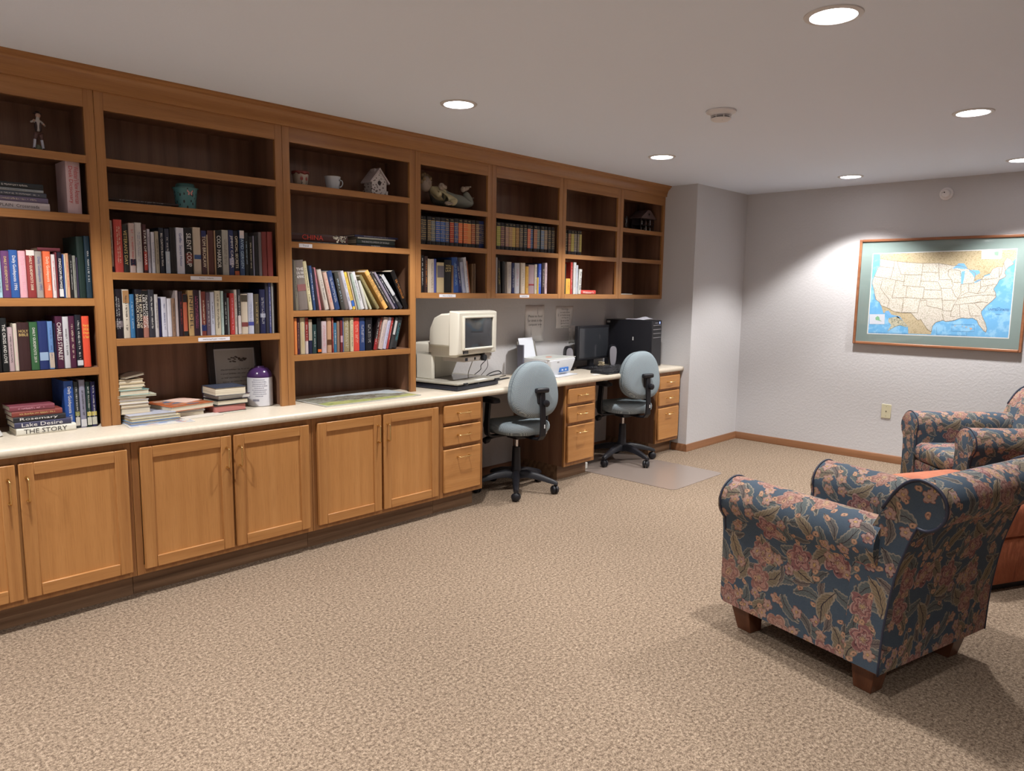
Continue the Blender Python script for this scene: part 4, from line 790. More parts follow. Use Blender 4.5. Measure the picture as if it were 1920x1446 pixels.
# ---------------------------------------------------------------- floral armchairs
def floral():
    g=G('floral tapestry',.8,.2); uv=g.uv()
    wob=g.n('ShaderNodeTexNoise'); g.set(wob.inputs['Vector'],uv); wob.inputs['Scale'].default_value=22; wob.inputs['Detail'].default_value=2
    uvw=g.vm('ADD',uv,g.vm('SCALE',g.vm('SUBTRACT',wob.outputs['Color'],(.5,.5,.5)),.022))
    fine=g.noise(uv,190,2); mid=g.noise(uv,40,3,.6)
    col=g.mix(g.math('MULTIPLY',mid,.7),(.045,.070,.108),(.08,.108,.13))
    def cells(sc,off,rnd=.85):
        p=g.vm('ADD',g.vm('SCALE',uvw,sc),off)
        v=g.n('ShaderNodeTexVoronoi',voronoi_dimensions='2D'); g.set(v.inputs['Vector'],p); v.inputs['Scale'].default_value=1; v.inputs['Randomness'].default_value=rnd
        d=g.vm('SUBTRACT',p,v.outputs['Position']); s=g.n('ShaderNodeSeparateXYZ'); g.set(s.inputs[0],d); c=g.n('ShaderNodeSeparateColor'); g.set(c.inputs[0],v.outputs['Color'])
        return s.outputs[0],s.outputs[1],c.outputs[0],c.outputs[1],c.outputs[2]
    def leaf(sc,off,la,lb,c1,c2,cut):
        nonlocal col
        x,y,r1,r2,r3=cells(sc,off); a=g.math('MULTIPLY',r1,6.28); ca=g.math('COSINE',a); sa=g.math('SINE',a)
        u=g.math('ADD',g.math('MULTIPLY',x,ca),g.math('MULTIPLY',y,sa)); v=g.math('SUBTRACT',g.math('MULTIPLY',y,ca),g.math('MULTIPLY',x,sa))
        v=g.math('ADD',v,g.math('MULTIPLY',g.math('MULTIPLY',u,u),.6))
        e=g.math('ADD',g.math('POWER',g.math('ABSOLUTE',g.math('DIVIDE',u,la)),2),g.math('POWER',g.math('ABSOLUTE',g.math('DIVIDE',v,lb)),1.5))
        e=g.math('ADD',e,g.math('MULTIPLY',g.math('SINE',g.math('MULTIPLY',u,45)),.08))
        on=g.math('MULTIPLY',g.math('LESS_THAN',e,1),g.math('GREATER_THAN',r3,cut))
        rim=g.math('GREATER_THAN',e,.72); vein=g.math('LESS_THAN',g.math('ABSOLUTE',v),.012)
        sv=g.math('GREATER_THAN',g.math('SINE',g.math('ADD',g.math('MULTIPLY',u,60),g.math('MULTIPLY',g.math('ABSOLUTE',v),-70))),.8)
        base=g.mix(r2,c1,c2); base=g.mix(g.math('MULTIPLY',mid,.7),base,tuple(q*.45 for q in c1))
        base=g.mix(g.math('MULTIPLY',sv,.5),base,(.05,.045,.045)); base=g.mix(g.math('MULTIPLY',rim,.55),base,(.34,.29,.23)); base=g.mix(vein,base,(.035,.025,.03))
        col=g.mix(on,col,base)
    def flower(sc,off,R,cs,cut,pet=5):
        nonlocal col
        x,y,r1,r2,r3=cells(sc,off); a=g.math('ARCTAN2',y,x); r=g.math('SQRT',g.math('ADD',g.math('MULTIPLY',x,x),g.math('MULTIPLY',y,y)))
        w=g.math('ABSOLUTE',g.math('COSINE',g.math('ADD',g.math('MULTIPLY',a,pet/2),g.math('MULTIPLY',r2,6))))
        Rr=g.math('MULTIPLY',R,g.math('ADD',.68,g.math('MULTIPLY',w,.36))); q=g.math('DIVIDE',r,Rr)
        # frilled inner petals
        q2=g.math('ADD',q,g.math('MULTIPLY',g.math('SINE',g.math('ADD',g.math('MULTIPLY',a,pet+2),g.math('MULTIPLY',r,30))),.07))
        cc=g.ramp(q2,cs,'CONSTANT'); cc=g.mix(g.math('MULTIPLY',g.math('GREATER_THAN',mid,.56),.55),cc,(.14,.05,.05)); cc=g.mix(g.math('MULTIPLY',r1,.35),cc,(.45,.28,.17))
        on=g.math('MULTIPLY',g.math('LESS_THAN',q,1),g.math('GREATER_THAN',r3,cut)); col=g.mix(on,col,cc)
    leaf(8.5,(.3,.7,0),.56,.21,(.12,.145,.145),(.17,.18,.18),.05)
    leaf(9.5,(2.3,6.7,0),.5,.16,(.10,.12,.12),(.20,.15,.13),.2)
    leaf(7.0,(5.1,2.3,0),.5,.19,(.30,.225,.14),(.20,.17,.125),.25)
    P1=(.34,.17,.155); P2=(.21,.09,.095); P3=(.36,.24,.21); D=(.06,.025,.035)
    flower(7.2,(1.7,9.2,0),.40,[(0,(.38,.27,.15)),(.16,D),(.21,P3),(.33,P2),(.42,D),(.46,P1),(.66,P3),(.71,D),(.75,P2),(.92,P3)],.33)
    flower(15,(3.3,4.1,0),.36,[(0,(.5,.33,.13)),(.22,D),(.3,P3),(.84,P2),(.93,D)],.5)
    flower(24,(8.3,1.4,0),.30,[(0,(.08,.06,.05)),(.3,(.45,.27,.18)),(.8,(.25,.14,.1))],.72,2)
    g.color(g.mix(g.math('MULTIPLY',fine,.35),col,(.02,.02,.025))); g.bump(fine,.25,.0015); return g.m
FLO=floral(); PIPE=plain((.02,.024,.045),.5)
def extr(bm,prof,ax,ts,sc=None,cen=None):
    """closed profile swept along ax; uv in metres"""
    per=[0]
    for i in range(len(prof)): 
        a,b=prof[i],prof[(i+1)%len(prof)]; per.append(per[-1]+math.hypot(a[0]-b[0],a[1]-b[1]))
    rings=[]
    for k,t in enumerate(ts):
        s=sc[k] if sc else 1
        q=[(cen[0]+(a-cen[0])*s,cen[1]+(b-cen[1])*s) if cen else (a,b) for a,b in prof]
        rings.append([{'x':(t,a,b),'y':(a,t,b)}[ax] for a,b in q])
    ring_loft(bm,rings,True,True,lambda i,j:(ts[int(i)],per[int(j)]))
def arm_profile(s,W):
    # x measured outward->inward for side s (0 near, 1 far)
    q=[(.0,.115),(-.002,.30),(-.005,.43),(-.012,.485)]
    cx,cz,r=.045,.560,.092
    for k in range(13):
        a=math.radians(208-k*19.5); q.append((cx+r*math.cos(a),cz+r*math.sin(a)))
    q+=[(.135,.40),(.135,.115)]
    if s: q=[(W-x,z) for x,z in q][::-1]
    return q
def armchair(label):
    W,D=.69,.71; t=thing('armchair',(0,0,0),label,'armchair','floral armchairs')
    sh=Matrix.Translation((-W/2,-D/2,0))
    def M(name,b,mat,par=None,**k):
        bmesh.ops.transform(b,matrix=sh,verts=b.verts); return mk(name,b,mat,par or t,w=False,**k)
    b=NB(); box(b,.10,W-.10,.04,D-.035,.12,.36); M('seat_base',b,FLO,uvbox=True,bev=.012)
    for s in (0,1):
        pr=arm_profile(s,W); c=(.05 if not s else W-.05,.42)
        b=NB(); extr(b,pr,'y',[.03,.2,.45,D-.02,D-.006,D+.004],[1,1,1,1,.985,.94],c); a=M('arm',b,FLO,smooth=45)
        b=NB(); f=D-.012; tube(b,smooth_pts([(c[0]+(x-c[0])*1.0,f,.42+(z-.42)*1.0) for x,z in (pr[2:-1] if not s else pr[1:-2])],2),.0045,6); M('piping',b,PIPE,a,smooth=1)
    # rolled back
    pr=[(.0,.115),(-.006,.28),(-.03,.47),(-.065,.60),(-.088,.665),(-.118,.662),(-.152,.68),(-.174,.715),(-.176,.755),(-.158,.792),(-.125,.815),(-.085,.822),(-.045,.805),(-.008,.765),(.03,.70),(.068,.62),(.12,.50),(.13,.42),(.13,.115)]
    b=NB(); extr(b,pr,'x',[-.012,-.004,W/2,W+.004,W+.012],[.985,1,1,1,.985],(.0,.5)); bk=M('backrest',b,FLO,smooth=40)
    for x in (-.011,W+.011):
        b=NB(); pp=[(x,y,z) for y,z in pr[4:15]]; tube(b,smooth_pts(pp,3),.006,8); M('piping',b,PIPE,bk,smooth=1)
        b=NB(); pp=[(x,y,z) for y,z in pr[:5]]; tube(b,smooth_pts(pp,3),.004,8); M('piping',b,PIPE,bk,smooth=1)
    def cushion(n,x0,x1,y0,y1,z0,z1,par=t):
        b=NB(); R=.05; n1=6; out=[]
        for (cx,cy,a0) in ((x1-R,y1-R,0),(x0+R,y1-R,90),(x0+R,y0+R,180),(x1-R,y0+R,270)):
            for k in range(n1): a=math.radians(a0+90*k/(n1-1)); out.append((cx+R*math.cos(a),cy+R*math.sin(a)))
        mx,my=(x0+x1)/2,(y0+y1)/2; h=z1-z0
        lv=[(.72,0),(.93,.03),(.985,.2),(1,.45),(1,.6),(.985,.82),(.92,.98),(.6,1.06),(.2,1.12)]
        ring_loft(b,[[(mx+(x-mx)*s,my+(y-my)*s,z0+h*q) for x,y in out] for s,q in lv],uv=None); return b
    b=cushion('seat_cushion',.135,W-.135,.12,D+.015,.35,.465); M('seat_cushion',b,FLO,smooth=1,uvbox=True)
    b=NB()
    for y in (D-.012,): box(b,.135,W-.135,y-.02,y+.004,.115,.345)
    M('front_rail',b,FLO,uvbox=True,bev=.008)
    for x,y in ((.078,.08),(W-.078,.08),(.075,D-.075),(W-.075,D-.075)):
        b=NB(); dx=.006 if x<W/2 else -.006; sx=-1 if x<W/2 else 1; sy=-1 if y<D/2 else 1
        ring_loft(b,[[(x+dx*(-1)*0+p*w+ (sx*.012 if z==0 else 0)*-1,y+q*w-(sy*.012 if z==0 else 0),z) for p,q in ((-1,-1),(1,-1),(1,1),(-1,1))] for z,w in ((0.0,.034),(.125,.048))]); M('leg',b,legwood,bev=.003)
    return t
ac=armchair('large floral armchair with rolled back turned to the viewer, on the open carpet')
W_,D_=.69,.71
def place_from_corner(o,N,a):
    o.rotation_euler=(0,0,a); c=Vector((W_/2,D_/2,0)); R=Matrix.Rotation(a,3,'Z'); p=Vector((N[0],N[1],0))+R@c; o.location=p
place_from_corner(ac,(2.565,.709),math.radians(-14.4))
ac2=copy_tree(ac); ac2['label']='floral armchair against the far wall side, seat open toward the desk'
a2=math.radians(44); R=Matrix.Rotation(a2,3,'Z'); mid=Vector((5.062,1.155,0)); ac2.rotation_euler=(0,0,a2); ac2.location=mid-R@Vector((0,D_/2-.05,0))
# ---------------------------------------------------------------- rust ottoman
def rust():
    g=G('rust velour',.75,.3); v=g.obj(); n=g.noise(v,6,3,.6,.5); g.color(g.ramp(n,[(.3,(.30,.085,.042)),(.7,(.42,.14,.07))])); w=g.noise(g.vm('MULTIPLY',v,(14,3,6)),1.4,3,.5,1); g.bump(w,.6,.02); return g.m
RUST=rust()
t=thing('ottoman',(4.33,.84,0),'rust coloured upholstered ottoman between the two floral armchairs','ottoman',rz=math.radians(-27))
def rbox(b,hx,hy,R,lv,n1=7):
    out=[]
    for (sx,sy,a0) in ((1,1,0),(-1,1,90),(-1,-1,180),(1,-1,270)):
        for k in range(n1): a=math.radians(a0+90*k/(n1-1)); out.append((sx*(hx-R)+R*math.cos(a),sy*(hy-R)+R*math.sin(a)))
    return ring_loft(b,[[(x*s,y*s,z) for x,y in out] for s,z in lv])
b=NB(); rbox(b,.27,.33,.05,[(.97,.035),(1,.045),(1,.2),(.985,.255),(.95,.262)]); mk('skirted_base',b,RUST,t,w=False,smooth=50)
b=NB(); rbox(b,.275,.335,.06,[(.93,.262),(.985,.27),(1.0,.30),(1,.36),(.985,.40),(.93,.425),(.7,.44),(.3,.447)]); mk('cushion',b,RUST,t,w=False,smooth=50)
b=NB(); rbox(b,.24,.30,.05,[(1,.0),(1,.036)]); mk('plinth',b,plain((.015,.013,.013)),t,w=False)
# ---------------------------------------------------------------- task chairs
def chair_fabric():
    g=G('woven grey-blue upholstery',.85,.2); v=g.obj()
    w1=g.math('SINE',g.math('MULTIPLY',g.n('ShaderNodeSeparateXYZ').outputs[2],1))
    s=g.n('ShaderNodeSeparateXYZ'); g.set(s.inputs[0],v)
    zz=g.math('SINE',g.math('MULTIPLY',g.math('ADD',s.outputs[2],g.math('MULTIPLY',s.outputs[1],1)),700)); xx=g.math('SINE',g.math('MULTIPLY',s.outputs[0],620))
    f=g.math('MULTIPLY',g.math('ADD',g.math('MULTIPLY',zz,xx),1),.5)
    g.color(g.ramp(f,[(.2,(.17,.215,.25)),(.62,(.26,.315,.35)),(.92,(.52,.60,.62))])); g.bump(f,.35,.002); return g.m
CHF=chair_fabric(); BLK=plain((.012,.012,.016),.42,.4,0,'black moulded plastic'); CHROME=plain((.62,.62,.65),.2,.5,1,'chrome')
def superegg(w_top,w_bot,h,n=40,p=2.5):
    pts=[]
    for k in range(n):
        a=2*PI*k/n; c,s=math.cos(a),math.sin(a)
        x=abs(c)**(2/p)*(1 if c>0 else -1); z=abs(s)**(2/p)*(1 if s>0 else -1)
        t=(z+1)/2; w=w_bot+(w_top-w_bot)*t**2.2; pts.append((x*w/2,z*h/2))
    return pts
def task_chair(label,base_angles,yaw,seat_z=.0):
    t=thing('office_chair',(0,0,0),label,'office chair','grey desk chairs')
    # five star base (angles are world, so take the yaw off)
    for k,a in enumerate(base_angles):
        b=NB(); a-=yaw; c,s=math.cos(a),math.sin(a); rings=[]
        for r,z,w,h in ((.02,.115,.062,.06),(.08,.125,.056,.054),(.16,.115,.048,.044),(.24,.094,.042,.036),(.285,.082,.038,.030),(.305,.074,.030,.024)):
            rings.append([(r*c-p*w/2*s,r*s+p*w/2*c,z+q*h/2) for p,q in ((-1,-.8),(-.6,-1),(.6,-1),(1,-.8),(.8,.6),(.4,1),(-.4,1),(-.8,.6))])
        ring_loft(b,rings); leg=mk('base_leg',b,BLK,t,w=False,smooth=50)
        b=NB(); cx,cy=.285*c,.285*s; ca,sa=math.cos(a+1.2+k),math.sin(a+1.2+k)
        cyl(b,(cx,cy,.05),(cx,cy,.08),.006)
        for q in (-1,1):
            p0=Vector((cx-sa*.004*q,cy+ca*.004*q,.0305)); p1=Vector((cx-sa*.026*q,cy+ca*.026*q,.0305)); 
            cyl(b,p0,(p0+p1)/2,.030,.0302,20); cyl(b,(p0+p1)/2,p1,.0302,.020,20)
        box(b,-.012,.012,-.02,.02,.03,.056,Matrix.Translation((cx,cy,0))@Matrix.Rotation(a+1.2+k,4,'Z')); mk('caster',b,BLK,leg,w=False,smooth=50)
    b=NB(); lathe(b,[(.04,.09),(.042,.14),(.034,.16),(.03,.27),(.028,.315),(.014,.316)],n=24); mk('column_sleeve',b,BLK,t,w=False,smooth=40)
    b=NB(); cyl(b,(0,0,.30),(0,0,.41),.013,n=16); mk('gas_column',b,CHROME,t,w=False,smooth=40)
    b=NB(); box(b,-.075,.075,-.09,.08,.395,.42); box(b,-.045,.045,-.06,.06,.375,.4); mk('mechanism',b,BLK,t,w=False,bev=.008)
    b=NB(); tube(b,smooth_pts([(-.06,.02,.40),(-.14,.04,.395),(-.2,.06,.38)],4),.007); lathe(b,[(.005,-.03),(.022,-.02),(.024,.01),(.012,.03)],n=12,M=Matrix.Translation((-.215,.06,.375))@Matrix.Rotation(1.3,4,'Y')); mk('lever',b,BLK,t,w=False,smooth=40)
    b=NB(); tube(b,smooth_pts([(.06,-.04,.405),(.15,-.06,.40),(.185,-.09,.398),(.20,-.09,.41)],4),.004); mk('lever',b,CHROME,t,w=False,smooth=40)
    # seat
    b=NB(); out=superegg(.43,.40,.45,48,2.7); out=[(x,y) for x,y in out]
    def sz(x,y): return .012*(x/.24)**2-.02*max(0,(y-.1)/.12)**2+.012*max(0,(-y-.12)/.1)
    ring_loft(b,[[(x*s,y*s,z+sz(x*s,y*s)*q) for x,y in out] for s,z,q in ((.80,.425,0),(.93,.430,.2),(1,.448,.6),(1.01,.468,1),(.985,.488,1),(.92,.50,1),(.75,.506,1),(.45,.508,1),(.15,.508,1))]); mk('seat',b,CHF,t,w=False,smooth=60)
    b=NB(); ring_loft(b,[[(x*s,y*s,z) for x,y in out] for s,z in ((.6,.416),(.86,.422),(.9,.434))]); mk('seat_pan',b,BLK,t,w=False,smooth=50)
    # backrest: leans back a little
    BM=Matrix.Translation((0,-.215,.745))@Matrix.Rotation(math.radians(-6),4,'X')
    b=NB(); out=superegg(.30,.41,.38,56,2.6)
    def cv(x,z): return -.035*(x/.22)**2*-1+.0
    lv=((.5,-.040),(.80,-.038),(.93,-.030),(.985,-.016),(1,0),(1.0,.006),(1,.03),(.985,.045),(.94,.057),(.8,.066),(.5,.07),(.15,.072))
    ring_loft(b,[[BM@Vector((x*s,y+cv(x*s,z*s),z*s)) for x,z in out] for s,y in lv]); bk=mk('backrest',b,CHF,t,w=False,smooth=60)
    b=NB(); tube(b,[BM@Vector((x*1.003,.003+cv(x,z),z*1.003)) for x,z in out],.0028,6,closed=True); mk('seam',b,plain((.16,.2,.23),.8),bk,w=False,smooth=1)
    # back support bar
    b=NB(); rings=[]
    for y,z,w,th in ((-.05,.408,.05,.014),(-.2,.406,.05,.014),(-.262,.412,.05,.016),(-.288,.44,.048,.016),(-.29,.52,.046,.014),(-.283,.64,.044,.014),(-.278,.73,.042,.013)):
        rings.append((y,z,w,th))
    pts=[Vector((0,y,z)) for y,z,_,_ in rings]; R=[]
    for i,p in enumerate(pts):
        d=(pts[min(i+1,6)]-pts[max(i-1,0)]).normalized(); nn=Vector((1,0,0)).cross(d); w,th=rings[i][2],rings[i][3]
        R.append([p+Vector((w/2*a,0,0))+nn*(th/2*q) for a,q in ((-1,-1),(1,-1),(1,1),(-1,1))])
    ring_loft(b,R); bar=mk('back_support_bar',b,BLK,t,w=False,bev=.004)
    b=NB(); box(b,-.055,.055,-.292,-.255,.728,.762); box(b,-.03,.03,-.275,-.25,.65,.74); mk('bar_head',b,BLK,bar,w=False,bev=.012,seg=3)
    b=NB(); lathe(b,[(.010,0),(.022,.004),(.025,.012),(.023,.024),(.014,.030)],n=14,M=Matrix.Translation((.012,-.292,.66))@Matrix.Rotation(PI/2,4,'X')); mk('adjusting_knob',b,BLK,bar,w=False,smooth=40)
    b=NB(); box(b,.004,.012,-.2995,-.297,.49,.515); mk('bar_label',b,plain((.7,.7,.7)),bar,w=False)
    # arms
    for s in (-1,1):
        b=NB(); pts=[(s*.10,.0,.415),(s*.20,.0,.412),(s*.245,.0,.425),(s*.257,.0,.46),(s*.257,-.005,.56),(s*.252,-.01,.655)]
        P=smooth_pts(pts,4); R=[]
        for i,p in enumerate(P):
            d=(P[min(i+1,len(P)-1)]-P[max(i-1,0)]).normalized(); nn=Vector((0,1,0)).cross(d).normalized()
            R.append([p+Vector((0,.026*a,0))+nn*(.008*q) for a,q in ((-1,-1),(1,-1),(1,1),(-1,1))])
        ring_loft(b,R); ar=mk('armrest_post',b,BLK,t,w=False,bev=.003)
        b=NB(); o=superegg(.075,.085,.25,24,3); ring_loft(b,[[(s*.247+x*q,y*q+.01,z) for x,y in o] for q,z in ((.8,.652),(1,.658),(1,.672),(.93,.684),(.6,.688))]); mk('arm_pad',b,BLK,ar,w=False,smooth=50)
    return t
def starts(a0): return [math.radians(a0+72*k) for k in range(5)]
t=task_chair('grey-blue office chair pushed toward the desk in front of the white printer',starts(224),math.radians(-9)); t.location=(3.64,3.46,0); t.rotation_euler=(0,0,math.radians(-9))
t=task_chair('grey-blue office chair standing on the plastic mat by the black computer',starts(187),math.radians(-12)); t.location=(4.93,3.47,.0028); t.rotation_euler=(0,0,math.radians(-12))
g=G('clear plastic chair mat',.22,.5); g.color((.235,.190,.165)); MATM=g.m
b=NB(); out=[]
for (cx,cy,a0) in ((5.13,3.70,0),(4.47,3.70,90),(4.50,2.72,180),(5.13,2.72,270)):
    for k in range(5): a=math.radians(a0+90*k/4); out.append((cx+.05*math.cos(a),cy+.05*math.sin(a)))
ring_loft(b,[[(x,y,z) for x,y in out] for z in (.0004,.0026)]); tag(mk('chair_mat',b,MATM),'greyish plastic chair mat on the carpet under the second office chair','chair mat')
# ---------------------------------------------------------------- microfiche reader
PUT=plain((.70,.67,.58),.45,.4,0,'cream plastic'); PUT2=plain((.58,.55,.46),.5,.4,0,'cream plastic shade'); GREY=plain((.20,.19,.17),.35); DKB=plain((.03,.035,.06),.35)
t=thing('microfiche_reader',(3.045,3.42,.762),'cream microfiche reader with dark screen standing on the desk','microfiche reader',rz=math.radians(11))
b=NB(); box(b,.0,.465,.0,.40,.004,.032); mk('tray_base',b,DKB,t,w=False,bev=.004)
b=NB(); box(b,-.012,.475,-.012,.40,.04,.052); box(b,.06,.40,.05,.38,.03,.04); tr=mk('carrier_plate',b,plain((.36,.34,.29),.4),t,w=False,bev=.003)
b=NB(); box(b,.12,.40,.12,.37,.0522,.0545); mk('glass_stage',b,plain((.10,.085,.075),.12,.6),tr,w=False)
b=NB(); box(b,.22,.33,-.006,.03,.0525,.054); mk('paper_label',b,plain((.7,.7,.68)),tr,w=False)
b=NB(); box(b,.05,.09,-.022,.0,.036,.05); box(b,.40,.45,-.022,.0,.034,.05); box(b,.2,.215,-.018,.0,.03,.04); mk('carrier_clip',b,BLK,tr,w=False,bev=.002)
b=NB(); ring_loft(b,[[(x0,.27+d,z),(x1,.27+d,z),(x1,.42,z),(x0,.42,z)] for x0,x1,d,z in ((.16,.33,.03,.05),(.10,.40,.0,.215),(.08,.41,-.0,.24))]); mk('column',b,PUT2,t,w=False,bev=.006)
b=NB(); box(b,.07,.10,.26,.40,.05,.24); mk('column_cheek',b,PUT,t,w=False,bev=.008)
b=NB(); ring_loft(b,[[(x0,y0,z),(x1,y0,z),(x1,.41,z),(x0,.41,z)] for x0,x1,y0,z in ((.075,.42,.08,.205),(.07,.43,.06,.215),(.07,.43,.06,.285),(.08,.42,.08,.295))]); lh=mk('lamp_housing',b,PUT,t,w=False,bev=.01)
b=NB(); box(b,.10,.40,.02,.20,.178,.212); mk('lens_rail',b,plain((.42,.38,.34),.4),lh,w=False,bev=.006)
b=NB(); cyl(b,(.30,-.005,.197),(.30,.035,.197),.021,.021,24); mk('focus_knob',b,BLK,lh,w=False,smooth=40)
b=NB(); box(b,.11,.135,.018,.021,.185,.205); box(b,.21,.222,.016,.021,.188,.204); mk('slot',b,BLK,lh,w=False)
b=NB(); cyl(b,(.36,.02,.215),(.36,.05,.215),.03,.03,20); box(b,.345,.41,.022,.05,.20,.222); mk('side_knob',b,plain((.40,.34,.30),.4),lh,w=False,smooth=40)
# head: bezel box and tapering rear
b=NB(); z0,z1=.225,.505
o=[(.0,z0),(.445,z0),(.445,z1),(.0,z1)]
ring_loft(b,[[(x,y,z) for x,z in [(a,c) for a,c in q]] for y,q in ((-.0,[(.012,z0+.008),(.433,z0+.008),(.438,z1-.006),(.016,z1-.006)]),(.02,[(.004,z0),(.44,z0),(.446,z1),(.010,z1)]),(.05,[(.0,z0-.002),(.446,z0),(.45,z1+.002),(.006,z1+.002)]),(.07,[(.0,z0-.004),(.446,z0),(.45,z1+.004),(.004,z1+.004)]))]); hd=mk('screen_housing',b,PUT,t,w=False,bev=.006)
b=NB(); ring_loft(b,[[(x0,y,za),(x1,y,za),(x1,y,zb),(x0,y,zb)] for y,x0,x1,za,zb in ((.07,.015,.435,.28,.495),(.15,.018,.432,.28,.488),(.21,.025,.425,.28,.462),(.25,.035,.415,.28,.40),(.27,.05,.40,.28,.30))]); mk('rear_housing',b,PUT,hd,w=False,bev=.01)
# recessed bulged screen
g=G('dark glass screen',.08,.6); g.color((.035,.038,.045)); SCR=g.m
b=NB(); box(b,.055,.385,-.004,.004,.265,.47); mk('screen_recess',b,plain((.42,.40,.33),.5),hd,w=False)
b=NB(); R=[]
for i in range(9):
    u=i/8; row=[]
    for j in range(9):
        v=j/8; row.append((.063+.314*u,-.0045-.012*(1-(2*u-1)**2)*(1-(2*v-1)**2),.272+.19*v))
    R.append(row)
vs=[[b.verts.new(p) for p in r] for r in R]
for i in range(8):
    for j in range(8): b.faces.new((vs[i][j],vs[i+1][j],vs[i+1][j+1],vs[i][j+1]))
box(b,.063,.377,-.0042,-.002,.272,.462); mk('screen',b,SCR,hd,w=False,smooth=40)
b=NB()
for x0,x1,za,zb in ((.048,.063,.258,.476),(.377,.392,.258,.476),(.063,.377,.258,.272),(.063,.377,.462,.476)): box(b,x0,x1,-.016,.0,za,zb)
mk('bezel',b,PUT,hd,w=False,bev=.004)
b=NB(); box(b,.058,.112,-.0035,.001,.234,.254); npl=mk('nameplate',b,BLK,hd,w=False)
b=NB(); rr_=random.Random(9); bars_bm(b,rr_,(.085,-.0042,.249),(1,0,0),(0,0,1),.03,.006,(0,-1,0),.8); bars_bm(b,rr_,(.085,-.0042,.240),(1,0,0),(0,0,1),.036,.008,(0,-1,0),1); mk('nameplate_lettering',b,plain((.7,.7,.7)),npl,w=False)
def cable(name,pts,r,c,lab,k=6):
    b=NB(); tube(b,smooth_pts(pts,k),r,8); o=mk(name,b,plain(c,.4),smooth=1); tag(o,lab,'cable','desk cables'); return o
cable('cable',[(3.50,3.62,.98),(3.54,3.66,.93),(3.52,3.70,.88),(3.56,3.75,.84),(3.50,3.76,.80),(3.44,3.74,.768),(3.55,3.72,.7655),(3.7,3.75,.766),(3.82,3.80,.766),(3.90,3.83,.766)],.0028,(.015,.015,.015),'black power cable hanging from the microfiche reader to the desk')
cable('cable',[(3.53,3.64,.97),(3.56,3.68,.92),(3.60,3.72,.86),(3.58,3.76,.80),(3.54,3.77,.767),(3.60,3.8,.766)],.002,(.015,.015,.015),'thinner black cable looping beside the microfiche reader')
cable('cable',[(3.36,3.60,.96),(3.37,3.64,.90),(3.40,3.70,.84),(3.43,3.74,.79),(3.44,3.76,.768)],.003,(.45,.42,.36),'cream cable hanging below the reader focus knob')
cable('cable',[(3.63,3.80,.7665),(3.72,3.83,.774),(3.80,3.85,.775),(3.88,3.86,.78),(3.86,3.87,.80),(3.78,3.87,.79),(3.70,3.85,.7665)],.004,(.015,.015,.015),'tangle of thick black cord heaped next to the printer')
b=NB(); box(b,-.09,.09,-.014,.014,0,.006,Matrix.Translation((3.72,3.69,.7625))@Matrix.Rotation(.25,4,'Z')); tag(mk('power_adapter_strip',b,BLK,bev=.002),'flat black plastic strip lying on desk beside the reader cables','adapter strip')
# ---------------------------------------------------------------- wall papers
def wall_paper(x0,x1,z0,z1,lines,lab,fz,y=Y1):
    t=thing('wall_notice',((x0+x1)/2,y,z0),lab,'notice','printed notices taped to the wall')
    b=NB(); n=6
    R=[[(x0+(x1-x0)*i/n,y-.003-.004*math.sin(i*1.7+k),z0+(z1-z0)*k/5) for i in range(n+1)] for k in range(6)]
    vs=[[b.verts.new(p) for p in r] for r in R]
    for k in range(5):
        for i in range(n): b.faces.new((vs[k][i],vs[k][i+1],vs[k+1][i+1],vs[k+1][i]))
    o=mk('sheet',b,plain((.80,.78,.77),.7),t,smooth=1); s=o.modifiers.new('thick','SOLIDIFY'); s.thickness=.0005
    b=NB()
    for k,(s_,zz) in enumerate(lines): text_bm(b,s_,((x0+x1)/2,y-.0098,zz),(1,0,0),(0,0,1),(x1-x0)*.72,fz)
    mk('lettering',b,plain((.06,.05,.05)),o)
    return t
wall_paper(4.178,4.40,1.005,1.29,[('Please no food',1.205),('or drink in the',1.17),('computer area',1.135)],'white notice asking for no food or drink near the computers','' or .02)
wall_paper(4.545,4.765,1.10,1.282,[('If the old timey',1.255),('to read articles',1.232),('or books come',1.209),('with Pages will',1.186),('be set on the',1.163),('windows for you',1.140),('open in browser',1.117)],'white notice with seven close lines, taped above the monitor',.0135)
wall_paper(4.72,4.80,.975,1.12,[],'small pale notice partly hidden behind the black monitor',.01)
# ---------------------------------------------------------------- printer
WH=plain((.66,.68,.72),.35,.5,0,'white printer plastic'); 
t=thing('printer',(4.055,3.53,.762),'white all-in-one printer with a raised paper sheet','printer',rz=math.radians(10))
b=NB(); rr=[]
for z,i in ((.003,.05),(.012,.045),(.06,.02),(.118,.0),(.128,.004)):
    x0,x1,y0,y1=i*.6,.42-i,i*.5,.28; c=.025
    rr.append([(x0+c,y0,z),(x1-c,y0,z),(x1,y0+c,z),(x1,y1,z),(x0,y1,z),(x0,y0+c,z)])
ring_loft(b,rr); bd=mk('body',b,WH,t,w=False,bev=.005)
b=NB(); box(b,.006,.414,.006,.25,.128,.135); mk('scanner_lid',b,plain((.72,.72,.70),.3),bd,w=False,bev=.003)
b=NB(); box(b,.02,.40,.02,.235,.1352,.136); mk('lid_inset',b,plain((.55,.58,.55),.3),bd,w=False)
b=NB(); ell(b,(.19,.12,.1365),(.035,.022,.0008)); mk('lid_sticker',b,plain((.75,.22,.1)),bd,w=False)
b=NB(); box(b,.17,.30,.004,.03,.028,.062); mk('control_window',b,plain((.08,.22,.6),.2),bd,w=False,bev=.003)
b=NB(); box(b,.19,.215,.0025,.01,.038,.05); box(b,.24,.265,.0025,.01,.038,.05); mk('indicator_lights',b,plain((.5,.6,.75)),bd,w=False)
b=NB(); box(b,.04,.35,-.05,.04,.001,.008); mk('output_tray',b,WH,bd,w=False,bev=.002)
